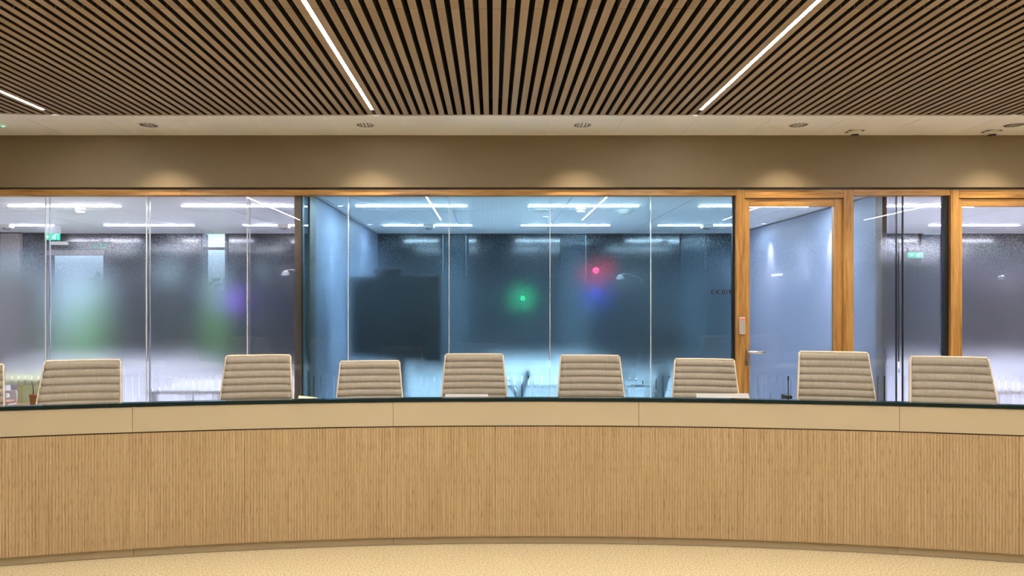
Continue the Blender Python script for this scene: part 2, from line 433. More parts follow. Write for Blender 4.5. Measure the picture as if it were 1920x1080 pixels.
t0 = None
for k in range(-12, 14):
    x = -0.156+0.6*k
    if x+0.6 > HX1: break
    if x < HX0: continue
    if t0 is None:
        bm = bmesh.new(); box(bm, 0.005, 0.595, 5.632, YW-0.044, 0, 0.02, bevel=0.002)
        t = t0 = obj('ceiling_tile', bm, 'tile', cb)
    else: t = t0.copy(); C.objects.link(t)
    t.location = (x, 0, HC)
struct('trim_2', B(HX0, HX1, YW-0.043, YW-0.031, HC-0.004, HC+0.02), 'rim')

# LED strip lights set flush between the slats
led0 = None
names = ['cut by the left edge of the picture', 'left of centre, ending above the second downlight', 'right of centre, ending above the fourth downlight', 'far right, only its tip in view', 'beyond the right edge, seen reflected in the glass']
for i, x in enumerate(LEDX):
    if led0 is None:
        led0 = thing('strip_light', '', 'strip light', (x, 0, HC), 0, 'hall ceiling strip lights'); t = led0
        obj('diffuser', B(-0.0105, 0.0105, 0.0, 5.364, 0.001, 0.010), 'led_hall', t)
        bm = bmesh.new(); box(bm, -0.0135, -0.0108, -0.003, 5.367, 0.0, 0.03); box(bm, 0.0108, 0.0135, -0.003, 5.367, 0.0, 0.03)
        box(bm, -0.0108, 0.0108, -0.003, 5.367, 0.012, 0.03)
        obj('housing', bm, 'chrome', t)
    else: t = copy_tree(led0)
    t.location = (x, 0, HC)
    t['label'] = 'white LED strip in the slatted ceiling, ' + names[i]

# ------------------------------------------------------------------ downlights in the white tiles
dl_names = ['leftmost of the row in view', 'above the dark screen behind the glass', 'in the middle of the picture',
            'above the first oak door', 'at the right edge of the picture']
dl0 = None
for i, x in enumerate([-2.86, -1.06, 0.745, 2.54, 4.33]):
    if dl0 is None:
        dl0 = t = thing('downlight', '', 'downlight', (x, 5.815, HC), 0, 'downlights in the white ceiling band')
        bm = bmesh.new(); lathe(bm, [(0.069, 0.010), (0.068, -0.003), (0.082, -0.005), (0.086, -0.001), (0.086, 0.0)], n=32); obj('ring', bm, 'rim', t, True)
        bm = bmesh.new(); lathe(bm, [(0.068, -0.002), (0.060, 0.002), (0.030, 0.012), (0.022, 0.013)], n=32); obj('reflector', bm, 'chrome', t, True)
        bm = bmesh.new()
        for q in range(6):
            a = q*PI/6; c, s_ = math.cos(a), math.sin(a)
            bmv = [bm.verts.new((c*r-s_*h*0, s_*r, z)) for r, z, h in ((-0.064, -0.0015, 0), (0.064, -0.0015, 0), (0.055, 0.008, 0), (-0.055, 0.008, 0))]
        bm.free()
        bm = bmesh.new()
        lathe(bm, [(0.0665, -0.0035), (0.0705, -0.0035), (0.0705, 0.0), (0.0665, 0.0)], n=28)
        for q in (-0.054, -0.036, -0.008, 0.024, 0.048):  # black bars stand in for dark reflections in the mirror reflector
            hw = math.sqrt(0.064**2-q*q)
            box(bm, q-0.0035, q+0.0035, -hw, hw, -0.003, 0.004)
        obj('dark_reflections', bm, 'plasblack', t)
        bm = bmesh.new(); lathe(bm, [(0, 0.0105), (0.024, 0.0105), (0.024, 0.0125), (0, 0.0125)], n=20); obj('lens', bm, 'lens', t, True)
    else: t = copy_tree(dl0)
    t.location = (x, 5.815, HC)
    t['label'] = 'small round recessed downlight with dark reflections modelled on its mirror, ' + dl_names[i]
    spot('downlight_lamp', (x, 5.815, HC-0.012), (x, 5.80, 0), DOWN_W, (1.0, 0.84, 0.62), 106, 0.95, 0.02)
# small sensors near the wall
for i, (x, y) in enumerate([(3.12, 6.03), (4.30, 6.03)]):
    t = thing('ceiling_sensor', 'small square ceiling sensor ' + ['above the first oak door', 'above the second oak door, by the right edge'][i], 'sensor', (x, y, HC), 0, 'sensors by the wall')
    bm = bmesh.new(); box(bm, -0.062, 0.062, -0.045, 0.045, -0.004, 0.0); obj('base_plate', bm, 'plasblack', t)
    bm = bmesh.new(); lathe(bm, [(0.060, -0.004), (0.058, -0.012), (0.036, -0.030), (0, -0.030)], n=8); obj('housing', bm, 'offwhite', t)
    bm = bmesh.new(); lathe(bm, [(0.034, -0.0302), (0.03, -0.038), (0, -0.039)], n=14); obj('lens', bm, 'plasblack', t)
t = thing('emergency_light', 'round white emergency light with a green indicator at the left edge', 'emergency light', (-4.09, 5.815, HC))
bm = bmesh.new(); lathe(bm, [(0.06, 0), (0.058, -0.006), (0.045, -0.010), (0, -0.011)]); obj('housing', bm, 'rim', t, True)
bm = bmesh.new(); lathe(bm, [(0.012, -0.0105), (0.010, -0.014), (0, -0.015)], (0.02, 0, 0)); obj('indicator', bm, M['em_green'], t)

# ================================================================== SETTING: glazed front
zT = fz(366)
def grid_solid(xs, zs, skip, y0, y1):
    bm = bmesh.new(); V = {}
    def v(i, j, s):
        if (i, j, s) not in V: V[(i, j, s)] = bm.verts.new((xs[i], y1 if s else y0, zs[j]))
        return V[(i, j, s)]
    nx, nz = len(xs)-1, len(zs)-1
    on = lambda i, j: 0 <= i < nx and 0 <= j < nz and not skip(i, j)
    for i in range(nx):
        for j in range(nz):
            if not on(i, j): continue
            for s in (0, 1): bm.faces.new((v(i, j, s), v(i+1, j, s), v(i+1, j+1, s), v(i, j+1, s)))
            for (di, dj, a, b) in ((-1, 0, (i, j), (i, j+1)), (1, 0, (i+1, j), (i+1, j+1)), (0, -1, (i, j), (i+1, j)), (0, 1, (i, j+1), (i+1, j+1))):
                if not on(i+di, j+dj):
                    bm.faces.new((v(*a, 0), v(*b, 0), v(*b, 1), v(*a, 1)))
    return bm
YG = 6.24
def film(x0, x1, z0, z1, y, mt, parent, zbot=None):
    """film sheet with a row of narrow clear slots cut in it"""
    slots = []
    k = math.ceil((x0-0.02+0.012)/0.06)
    while 0.02+0.06*k+0.006 < x1-0.006:
        slots.append(0.02+0.06*k); k += 1
    xs = [x0]
    for s in slots: xs += [s-0.0055, s+0.0055]
    xs.append(x1)
    if zbot is None:
        zs = [z0, 0.56, 0.826, z1]
        sk = lambda i, j: j == 1 and i % 2 == 1
    else:
        zs = [zbot, 0.826, z1]; sk = lambda i, j: j == 0 and i % 2 == 1
    return obj('frosted_film', grid_solid(xs, zs, sk, y, y+0.0015), mt, parent)
def glazing(parent, xs, gl, fm, lowfilm=None):
    for i, (a, b) in enumerate(zip(xs, xs[1:])):
        bm = B(a+0.002, b-0.002, YG, YG+0.012, 0.06, zT+0.01)
        p = obj('pane', bm, gl, parent)
        film(a+0.006, b-0.006, 0.06, zT-0.002, YG+0.0135, fm, p, lowfilm if lowfilm and i < lowfilm[1] else None) if not lowfilm else \
            film(a+0.006, b-0.006, 0.06, zT-0.002, YG+0.0135, fm, p, lowfilm[0] if i < lowfilm[1] else None)
def joint(parent, x, dbl):
    bm = bmesh.new()
    if dbl:
        box(bm, x-0.0035, x+0.0035, YG-0.001, YG+0.012, 0.06, zT)
        dx = -x*0.0068
        box(bm, x+dx*1.0-0.0035-0.0, x+dx*1.0+0.0035, YG+0.016, YG+0.03, 0.06, zT)
    else:
        box(bm, x-0.003, x+0.003, YG-0.001, YG+0.018, 0.06, zT)
    obj('pane_joint', bm, 'joint', parent)

w1 = sempty('window_1'); w2 = sempty('window_2'); w3 = sempty('window_3'); w4 = sempty('window_4')
j1 = [HX0, -6.69, -5.79, -4.89, -3.99, -3.09, -2.19, -1.70]
glazing(w1, j1, 'g_neutral', 'film_n', (0.745, 4))
for x in j1[1:-1]: joint(w1, x, True)
j2 = [-1.70, -1.289, -0.39, 0.51, 1.41, 2.135]
glazing(w2, j2, 'g_room', 'film_b')
obj('seal', B(-1.704, -1.696, YG-0.004, YG+0.02, 0.06, zT), 'seal', w2)
for x in j2[1:-1]: joint(w2, x, False)
obj('seal', B(2.135, 2.152, YG-0.01, YG+0.02, 0.06, zT), 'seal', w2)
j3 = [fx(1601), 3.60, 3.657, fx(1775)]
glazing(w3, [j3[0], 3.628, j3[3]], 'g_neutral', 'film_n')
for x in (3.60, 3.657): obj('seal', B(x-0.0035, x+0.0035, YG-0.004, YG+0.015, 0.06, zT), 'seal', w3)
obj('edge_frame', B(fx(1775), fx(1783), YG-0.02, YG+0.03, 0.06, zT), 'seal', w3)
# top and bottom rails, posts
def rail(parent, x0, x1, z0, z1, y0=YW, y1=YW+0.10, name='top_rail'):
    obj(name, B(x0, x1, y0, y1, z0, z1, bevel=0.0025), 'oak_x', parent)
def post(parent, x0, x1, z0, z1, y0=YW, y1=YW+0.10, name='post'):
    obj(name, B(x0, x1, y0, y1, z0, z1, bevel=0.0025), 'oak_z', parent)
rt, rb = fz(355.5), fz(366)
# header rail of the long glazing, in butted lengths
rail(w1, HX0, -4.6, rb, rt); rail(w1, -4.598, -2.755, rb, rt); rail(w1, -2.753, -1.702, rb, rt)
rail(w2, -1.70, -0.56+0.0, rb, rt); rail(w2, -0.558, fx(1381), rb, rt)
for wn, a, b in ((w1, HX0, -1.702), (w2, -1.70, fx(1381)), (w3, fx(1601), fx(1783))):
    rail(wn, a, b, 0.0, 0.06, name='bottom_rail')
rail(w3, fx(1601), fx(1782), rb, rt)
# door 1
d1 = sempty('door_1')
post(d1, fx(1381), fx(1396.5), 0, rt, name='door_post')
post(d1, fx(1582.2), fx(1600.8), 0, rt, name='door_post')
rail(d1, fx(1396.7), fx(1582), fz(371), rt, name='door_header')
def door_leaf(d, xa, xb, ga, gb, y, gl, fm, zt=fz(372.2), gz=fz(386)):
    post(d, xa, ga, 0.01, zt, y, y+0.05, 'stile'); post(d, gb, xb, 0.01, zt, y, y+0.05, 'stile')
    rail(d, ga+0.0005, gb-0.0005, gz, zt, y, y+0.05, 'top_rail'); rail(d, ga+0.0005, gb-0.0005, 0.01, 0.14, y, y+0.05, 'bottom_rail')
    p = obj('pane', B(ga+0.001, gb-0.001, y+0.018, y+0.03, 0.14, gz), gl, d)
    film(ga+0.003, gb-0.003, 0.14, gz-0.002, y+0.0315, fm, p)
door_leaf(d1, fx(1397), fx(1582), fx(1407.5), fx(1566.5), YW+0.022, 'g_neutral', 'film_n')
# lever handle and key escutcheon
hx = fx(1402.5); hy = YW+0.022
h = sempty('handle_tmp'); h.name = 'door_handle'; del h['kind']; h.parent = d1
bm = bmesh.new(); box(bm, hx-0.014, hx+0.014, hy-0.010, hy, 1.010, 1.078, bevel=0.006); obj('rose_plate', bm, 'brushed', h)
bm = bmesh.new(); tube(bm, [(hx, hy-0.008, 1.044), (hx, hy-0.038, 1.044), (hx+0.006, hy-0.048, 1.044), (hx+0.018, hy-0.052, 1.044), (hx+0.138, hy-0.052, 1.044)], 0.0105, 12); obj('lever', bm, 'lever', h, True)
bm = bmesh.new(); box(bm, hx-0.014, hx+0.014, hy-0.009, hy, 0.925, 0.995, bevel=0.006); e = obj('key_plate', bm, 'brushed', h)
bm = bmesh.new(); cyl(bm, (hx, hy-0.012, 0.966), (hx, hy-0.004, 0.966), 0.0085); obj('lock_cylinder', bm, 'chrome', h)
# door 2 at the right edge
d2 = sempty('door_2')
post(d2, fx(1783.2), fx(1799), 0, rt, name='door_post')
rail(d2, fx(1799.2), 5.08, fz(371), rt, name='door_header')
post(d2, 5.082, 5.17, 0, rt, name='door_post')
door_leaf(d2, fx(1799.5), 5.08, fx(1807.5), 5.0, YW+0.022, 'g_neutral', 'film_n')
glazing(w4, [5.172, 6.1, 7.0, HX1], 'g_neutral', 'film_n')
for x in (6.1, 7.0): joint(w4, x, False)
rail(w4, 5.172, HX1, rb, rt); rail(w4, 5.172, HX1, 0, 0.06, name='bottom_rail')
# room number on the glass
cu = bpy.data.curves.new('room_number', 'FONT'); cu.body = '0.K.019'; cu.size = 0.0545; cu.extrude = 0.0006; cu.offset = 0.0006
cu.space_character = 1.08
to = bpy.data.objects.new('tmp', cu); C.objects.link(to)
bpy.context.view_layer.update()
me = bpy.data.meshes.new_from_object(to.evaluated_get(bpy.context.evaluated_depsgraph_get()))
bpy.data.objects.remove(to)
me.materials.clear(); me.materials.append(M['text'])
ro = bpy.data.objects.new('room_number', me); C.objects.link(ro); ro.parent = w2
wd = max(v.co.x for v in me.vertices)-min(v.co.x for v in me.vertices)
sc = 0.182/wd
ro.scale = (sc, sc, sc)
ro.rotation_euler = (PI/2, 0, 0); ro.location = ((1333-924)/210.3, YG-0.0015, 1.478+(568-551.5)/210.3)
# card reader on the door post
t = thing('card_reader', 'small grey card reader with a red light on the oak door post', 'card reader', (fx(1390.5), YW, 1.20))
obj('housing', B(-0.026, 0.026, -0.024, 0.0, 0, 0.142, bevel=0.006), 'readgrey', t)
obj('cap', B(-0.024, 0.024, -0.0255, -0.004, 0.1425, 0.152, bevel=0.003), 'offwhite', t)
obj('red_light', B(-0.018, 0.018, -0.0255, -0.0235, 0.128, 0.137), 'readred', t)

# ================================================================== SETTING: rooms behind the glass
struct('floor', B(HX0, HX1, YW-0.02, YB, -0.12, -0.001), 'rfloor')
rc = struct('ceiling', B(HX0, HX1, YW+0.16, YB+0.2, RC+0.012, RC+0.12), 'rceil')
# ceiling panels of the rooms, running front to back, with their joints
rp = None
for k in range(-6, 8):
    for j in range(3):
        x = -1.64+1.2*k; y = 6.37+1.29*j
        if x < HX0-0.2 or x+1.2 > HX1+0.3: continue
        if rp is None: bm = bmesh.new(); box(bm, 0.004, 1.196, 0.004, 1.286, 0, 0.012, bevel=0.002); p = rp = obj('ceiling_panel', bm, 'rceil', rc)
        else: p = rp.copy(); C.objects.link(p)
        p.location = (x, y, RC)
struct('wall_left', B(HX0-0.15, HX0, YW, YB+0.2, 0, RC+0.12), 'rwallp')
struct('wall_right', B(HX1, HX1+0.15, YW, YB+0.2, 0, RC+0.12), 'rwallp')
# partition walls (end short of the glass, closed by a dark frame and a slim pane)
struct('wall_left', B(-1.78, -1.68, 6.62, YB, 0, RC-0.012), 'rpart')
struct('wall_right', B(3.55, 3.65, 6.48, YB, 0, RC-0.012), 'rpart')
struct('trim_3', B(-1.78, -1.675, 6.41, 6.62, 0, RC-0.005), 'jamb')
struct('trim_4', B(3.545, 3.578, 6.37, 6.48, 0, RC-0.005), 'jamb')
struct('trim_5', B(-1.775, -1.705, 6.262, 6.34, 0, RC-0.005), 'bronze')
struct('window_5', B(-1.692, -1.684, 6.275, 6.409, 0.02, RC-0.001), 'g_room')
struct('window_6', B(3.60, 3.612, 6.27, 6.37, 0.02, RC), 'g_neutral')
struct('trim_6', B(-1.68, 3.55, YB-0.014, YB-0.001, RC-0.02, RC-0.004), 'rdark')  # dark strip in place of the shade in the gap below the ceiling
# back wall with a door and a row of slim windows
wins = [-5.83+0.0, -4.07, -0.56, 1.19, 2.94, 4.69, 6.44]
wins = [-4.07, -0.56, 1.19, 2.94, 4.69, 6.44]
op = [(-6.74, -5.58, 0.0)]+[(x-0.17, x+0.17, 0.35) for x in wins]
bm = bmesh.new(); px = HX0
for a, b, zb in op:
    box(bm, px, a, YB, YB+0.2, 0, RC+0.0)
    if zb: box(bm, a, b, YB, YB+0.2, 0, zb)
    else: box(bm, a, b, YB, YB+0.2, 2.37, RC)
    px = b
box(bm, px, HX1, YB, YB+0.2, 0, RC)
struct('wall_back', bm, 'rback')
struct('wall_left', B(-7.15, -6.87, YB-0.06, YB-0.001, 0, RC-0.002), 'rcol')
for i, x in enumerate(wins):
    wn = sempty('window_%d' % (7+i))
    for s in (-1, 1):
        obj('jamb', B(x+s*0.17-(0.035 if s < 0 else 0.0), x+s*0.17+(0.035 if s > 0 else 0.0), YB-0.035, YB-0.002, 0.3, RC-0.003), 'rdark', wn)
    obj('pane', B(x-0.168, x+0.168, YB+0.10, YB+0.108, 0.352, RC-0.002), 'g_neutral', wn)
    if i: obj('roller_blind', B(x-0.165, x+0.165, YB+0.02, YB+0.024, 0.36, RC-0.01), 'blind', wn)
    else: obj('glazing_bar', B(x-0.168, x+0.168, YB+0.09, YB+0.118, 2.26, 2.30), 'rdark', wn)
# back door of the left room, daylight in its pane
d3 = sempty('door_3')
for a, b in ((-6.74, -6.66), (-5.66, -5.58)): obj('door_frame', B(a, b, YB-0.03, YB+0.15, 0, 2.37), 'rdark', d3)
obj('door_frame', B(-6.66, -5.66, YB-0.03, YB+0.15, 2.31, 2.37), 'rdark', d3)
for a, b, c_, d_ in ((-6.655, -6.44, 0.01, 2.305), (-5.70, -5.665, 0.01, 2.305), (-6.44, -5.70, 2.19, 2.305), (-6.44, -5.70, 0.01, 0.5)):
    obj('door_leaf', B(a, b, YB+0.02, YB+0.07, c_, d_), 'rback', d3)
obj('pane', B(-6.44, -5.70, YB+0.04, YB+0.048, 0.5, 2.19), 'g_neutral', d3)
obj('blind_box', B(-6.50, -5.68, YB-0.05, YB+0.018, 2.17, 2.245, bevel=0.01), 'rcol', d3)
obj('door_closer', B(-6.42, -6.17, YB-0.08, YB-0.032, 2.32, 2.37, bevel=0.005), 'offwhite', d3)

# strip lights of the rooms
def room_led(x, y, mt, lab, first=[{}]):
    key = mt
    if key not in first[0]:
        t = thing('strip_light', lab, 'strip light', (x, y, RC), 0, 'strip lights in the room ceilings')
        obj('diffuser', B(0, 1.15, -0.028, 0.028, -0.008, -0.004), mt, t)
        bm = bmesh.new(); box(bm, -0.01, 1.16, -0.034, 0.034, -0.004, 0.0); obj('housing', bm, 'white', t)
        first[0][key] = t
    else:
        t = copy_tree(first[0][key]); t.location = (x, y, RC); t['label'] = lab
rows = [(7.305, 'near row'), (9.105, 'far row')]
for y, rn in rows:
    for i, x in enumerate([-1.425, 0.37, 2.155]):
        room_led(x, y, 'led_room2', 'cool strip light in the middle room, %s, %s' % (rn, ['next to the left partition', 'middle of the three', 'next to the right partition'][i]))
    for i, x in enumerate([-6.85, -5.045, -3.24]):
        room_led(x, y, 'led_room1', 'white strip light in the left room, %s, %s' % (rn, ['furthest left', 'near the exit sign', 'nearest the partition'][i]))
    for i, x in enumerate([3.89, 5.69, 6.95]):
        room_led(x, y, 'led_room1', 'white strip light in the right room, %s, %s' % (rn, ['next to the partition', 'behind the second oak door', 'furthest right'][i]))
# wall washers: recessed spots by the partitions
ws = [(-1.59, 7.3, -1.68), (-1.59, 9.03, -1.68), (3.46, 7.32, 3.55), (3.46, 8.94, 3.55)]
wl = ['beside the left partition near the glass', 'beside the left partition near the back wall', 'beside the right partition near the glass', 'beside the right partition near the back wall']
for i, (x, y, wx) in enumerate(ws):
    t = thing('wall_washer', 'small round ceiling spot ' + wl[i], 'spotlight', (x, y, RC), 0, 'wall washing spots')
    bm = bmesh.new(); lathe(bm, [(0.03, -0.001), (0.045, -0.006), (0.048, 0.0)]); obj('ring', bm, 'white', t, True)
    bm = bmesh.new(); lathe(bm, [(0, -0.0015), (0.03, -0.0015), (0.03, 0.0), (0, 0.0)]); obj('lens', bm, 'em_white', t)
    spot('wall_washer_lamp', (x, y, RC-0.012), (x+(wx-x)*0.2, y, 0.9), WASH_W if i < 2 else WASH_W*1.2, (0.95, 0.97, 1.0) if i < 2 else (1.0, 0.96, 0.98), 28 if i < 2 else 44, 1.0, 0.012)
# added ceiling spots, unseen, that brighten the tables and floor behind the film
for i, (x, y, c_, lab) in enumerate([(0.62, 8.2, (0.75, 0.9, 1.0), 'added small round ceiling spot brightening the tables in the middle room'), (-6.0, 7.8, (0.95, 0.95, 1.0), 'added small round ceiling spot brightening the far left of the left room'), (6.1, 7.9, (0.82, 0.74, 1.0), 'added small round ceiling spot brightening the right room')]):
    t = thing('added_spot', lab, 'spotlight', (x, y, RC), 0, 'added spots brightening the rooms')
    bm = bmesh.new(); lathe(bm, [(0.03, -0.001), (0.045, -0.006), (0.048, 0.0)]); obj('ring', bm, 'white', t, True)
    bm = bmesh.new(); lathe(bm, [(0, -0.0015), (0.03, -0.0015), (0.03, 0.0), (0, 0.0)]); obj('lens', bm, 'em_white', t)
    spot('added_spot_lamp', (x, y, RC-0.012), (x, y-0.1, 0), ADDED_SPOT_W, c_, 64, 1.0, 0.03)
# detectors and sensors on the room ceilings
def on_ceiling(px, py):
    Z = F*1.013/(568-py); return ((px-924)/F*Z, Z)
def detector(px, py, lab, r=0.055, h=0.05):
    x, y = on_ceiling(px, py)
    t = thing('smoke_detector', lab, 'smoke detector', (x, y, RC), 0, 'ceiling smoke detectors')
    bm = bmesh.new(); lathe(bm, [(r, 0), (r, -h*0.3), (r*0.95, -h*0.36), (r*0.6, -h*0.40), (r*0.6, -h*0.55)], n=20); obj('base', bm, 'white', t, True)
    bm = bmesh.new(); lathe(bm, [(r*0.88, -h*0.56), (r*0.80, -h*0.8), (r*0.5, -h), (0, -h)], n=20); obj('cap', bm, 'white', t, True)
    bm = bmesh.new(); lathe(bm, [(r*0.7, -h*0.40), (r*0.7, -h*0.56)], n=20); obj('grille', bm, 'plasblack', t)
detector(151, 391, 'white smoke detector in the left room in front of the near strip light')
detector(1089, 390, 'white smoke detector in the middle room between two flat discs')
def sensor(px, py, lab):
    x, y = on_ceiling(px, py)
    t = thing('motion_sensor', lab, 'sensor', (x, y-0.02, RC-0.009), 0, 'ceiling motion sensors')
    bm = bmesh.new(); box(bm, -0.07, 0.07, -0.05, 0.05, -0.03, 0.009, bevel=0.006); obj('housing', bm, 'offwhite', t)
    bm = bmesh.new(); lathe(bm, [(0.045, -0.030), (0.04, -0.045), (0.02, -0.055), (0, -0.056)], n=16); obj('lens', bm, 'brushed', t, True)
sensor(804, 422, 'boxy ceiling sensor in the middle room above the dark screen')
sensor(1325, 422, 'boxy ceiling sensor in the middle room near the room number')
sensor(14, 422, 'boxy ceiling sensor in the left room at the picture edge')
sensor(533, 422, 'boxy ceiling sensor in the left room near the partition')
for px, py, lab, r, h in ((1014, 394, 'flat round ceiling speaker in the middle room, left of the smoke detector', 0.13, 0.012), (1170, 395, 'domed round ceiling speaker in the middle room, right of the smoke detector', 0.105, 0.04)):
    x, y = on_ceiling(px, py)
    t = thing('ceiling_speaker', lab, 'speaker', (x, y, RC))
    bm = bmesh.new(); lathe(bm, [(r, 0), (r, -0.006), (r*0.9, -0.010)], n=28); obj('ring', bm, 'white', t, True)
    bm = bmesh.new(); lathe(bm, [(r*0.9, -0.009), (r*0.7, -0.009-h*0.6), (0, -0.009-h)], n=28); obj('grille', bm, 'offwhite', t, True)
# exit signs
def exit_sign(x, y, z, lab, w=0.19, hh=0.19, hang=True, m1='exit', m2='exitw'):
    t = thing('exit_sign', lab, 'exit sign', (x, y, z), 0, 'green exit signs')
    obj('housing', B(-w/2, w/2, 0.0, 0.04, 0.085, hh), 'white' if hang else 'rdark', t)
    p = obj('panel', B(-w/2, w/2, 0.0, 0.02, 0, 0.084), m1, t)
    bm = bmesh.new()
    # running figure, arrow and doorway
    s = 0.084
    def q(x0, z0, x1, z1, wd):
        a = Vector((x0, 0, z0)); b = Vector((x1, 0, z1)); n = Vector((-(b-a).z, 0, (b-a).x)).normalized()*wd/2
        vs = [bm.verts.new((v.x, yy, v.z)) for yy in (-0.003, -0.0005) for v in (a+n, b+n, b-n, a-n)]
        for f in ((0, 1, 2, 3), (4, 5, 6, 7), (0, 1, 5, 4), (1, 2, 6, 5), (2, 3, 7, 6), (3, 0, 4, 7)): bm.faces.new([vs[i] for i in f])
    cx = 0.02
    q(cx-0.004, 0.030, cx+0.006, 0.056, 0.012); q(cx+0.006, 0.054, cx+0.022, 0.046, 0.005); q(cx+0.004, 0.054, cx-0.014, 0.044, 0.005)
    q(cx-0.003, 0.032, cx+0.012, 0.022, 0.007); q(cx+0.012, 0.022, cx+0.010, 0.010, 0.006); q(cx-0.004, 0.032, cx-0.018, 0.014, 0.007)
    q(cx+0.007, 0.060, cx+0.014, 0.066, 0.011)
    q(0.045, 0.008, 0.045, 0.074, 0.005); q(0.045, 0.074, 0.078, 0.074, 0.005); q(0.078, 0.074, 0.078, 0.008, 0.005)
    q(-0.075, 0.042, -0.03, 0.042, 0.008); q(-0.078, 0.042, -0.06, 0.060, 0.008); q(-0.078, 0.042, -0.06, 0.024, 0.008)
    o = obj('pictogram', bm, m2, t); o['kind'] = 'stuff'
    if hang: 
        bm = bmesh.new(); box(bm, -0.02, 0.02, 0.01, 0.03, hh, RC-z-0.0); obj('bracket', bm, 'white', t)
exit_sign(-5.72, 9.08, 2.295, 'green lit exit sign hanging from the ceiling of the left room')
exit_sign(6.15, YB-0.05, 2.13, 'green lit exit sign on the back wall of the right room', 0.22, 0.15, False)
exit_sign(-5.72, YB-0.05, 2.26, 'dim green exit sign over the back door of the left room', 0.2, 0.10, False, 'exitd', 'exitd2')

# coloured lamps glowing through the frosted glass
def back_lamp(px, py, r, mt, lab, Y=YB-0.02):
    s = F/Y; x = (px-924)/s; z = 1.478-(py-568)/s
    t = thing('indicator_lamp', lab, 'indicator lamp', (x, Y, z))
    bm = bmesh.new(); box(bm, -r*1.6, r*1.6, -0.01, 0.018, -r*1.6, r*1.6, bevel=0.004); obj('housing', bm, 'rdark', t)
    bm = bmesh.new(); cyl(bm, (0, -0.016, 0), (0, -0.0102, 0), r, r, 20); obj('light', bm, mt, t)
back_lamp(980, 559, 0.036, 'em_green', 'green glowing indicator lamp on the back wall of the middle room')
back_lamp(1117, 507, 0.045, 'em_red', 'red glowing indicator lamp on the back wall of the middle room')
back_lamp(1117, 552, 0.09, 'em_blue', 'faint blue indicator lamp just below the red one')
back_lamp(438, 562, 0.028, 'em_violet', 'violet glowing indicator lamp on the back wall of the left room')
# bent-neck lamps
def neck_lamp(px, py, Y, side, lab):
    s = F/Y; x = (px-924)/s; z = 1.478-(py-568)/s
    bx = x+side*0.42
    t = thing('floor_lamp', lab, 'floor lamp', (bx, Y, 0))
    bm = bmesh.new(); lathe(bm, [(0, 0.02), (0.12, 0.018), (0.13, 0.0), (0, 0.0)]); obj('base', bm, 'brushed', t, True)
    bm = bmesh.new(); tube(bm, [(0, 0, 0.02), (0, 0, z*0.6), (-side*0.03, 0, z-0.12), (-side*0.15, 0, z-0.0), (-side*0.30, 0, z+0.04), (-side*0.36, 0, z+0.03)], 0.010); obj('pole', bm, 'brushed', t, True)
    bm = bmesh.new(); lathe(bm, [(0.012, 0.03), (0.03, 0.02), (0.06, -0.03), (0.055, -0.03), (0.0, 0.01)], (-side*0.38, 0, z)); obj('shade', bm, 'white', t, True)
    bm = bmesh.new(); lathe(bm, [(0, -0.02), (0.04, -0.02), (0.045, -0.028), (0, -0.034)], (-side*0.38, 0, z)); obj('bulb', bm, 'em_white', t, True)
neck_lamp(1157, 519, 9.2, 1, 'curved floor lamp right of the red glow in the middle room')
neck_lamp(1872, 520, 9.2, 1, 'curved floor lamp behind the second oak door')
neck_lamp(530, 511, 9.4, 1, 'curved floor lamp beside the screen in the left room')
# shelf light on the right partition
t = thing('wall_light', 'short slim white wall light on the right partition seen through the first oak door', 'wall light', (3.55, 8.65, 1.84))
obj('bracket', B(-0.03, 0.0, -0.14, 0.14, -0.03, 0.0), 'white', t)
obj('diffuser', B(-0.05, -0.031, -0.14, 0.14, -0.024, -0.006), 'em_white', t)

# screens on wheeled stands
def screen(px_r, py_t, py_b, Y, p2, lab, led):
    s = F/Y; xr = (px_r-924)/s; zt = 1.478-(py_t-568)/s; zb = 1.478-(py_b-568)/s
    a = Vector((xr, Y, 0)); b = Vector((p2[0], p2[1], 0)); d = b-a; L = d.length
    ang = math.atan2(d.y, d.x)
    t = thing('video_screen', lab, 'screen', ((a.x+b.x)/2, (a.y+b.y)/2, 0), ang+PI)
    H = zt-zb
    obj('display', B(-L/2, L/2, 0.0, 0.045, zb, zt, bevel=0.006), 'screen', t)
    obj('bezel', B(-L/2-0.004, L/2+0.004, 0.012, 0.03, zb-0.004, zt+0.004, bevel=0.003), 'plasblack', t)
    obj('electronics_cover', B(-L*0.34, L*0.34, 0.046, 0.08, zb+0.10, zt-0.16, bevel=0.01), 'plasblack', t)
    obj('mounting_plate', B(-0.17, 0.17, 0.081, 0.095, (zb+zt)/2-0.16, (zb+zt)/2+0.16, bevel=0.004), 'brushed', t)
    obj('column', B(-0.05, 0.05, 0.096, 0.15, 0.09, zt-0.02, bevel=0.005), 'plasblack', t)
    bm = bmesh.new(); box(bm, -0.30, 0.30, 0.09, 0.16, 0.06, 0.09, bevel=0.004)
    for s_ in (-1, 1): box(bm, s_*0.28-0.03, s_*0.28+0.03, -0.12, 0.42, 0.06, 0.089, bevel=0.004)
    obj('base', bm, 'plasblack', t)
    for s_ in (-1, 1):
        for yy in (-0.09, 0.38):
            bm = bmesh.new(); cyl(bm, (s_*0.28-0.015, yy, 0.03), (s_*0.28+0.015, yy, 0.03), 0.03); obj('caster', bm, 'plasblack', t)
    return t, zt
t, zt = screen(822, 515, 680, 6.52, (-1.50, 7.25), 'large dark screen on a stand behind the frosted glass of the middle room', True)
c = thing('video_camera', 'black conference camera on top of the large dark screen', 'camera', (t.location.x-0.02, t.location.y+0.02, zt+0.005), t.rotation_euler.z-PI/2+PI/2)
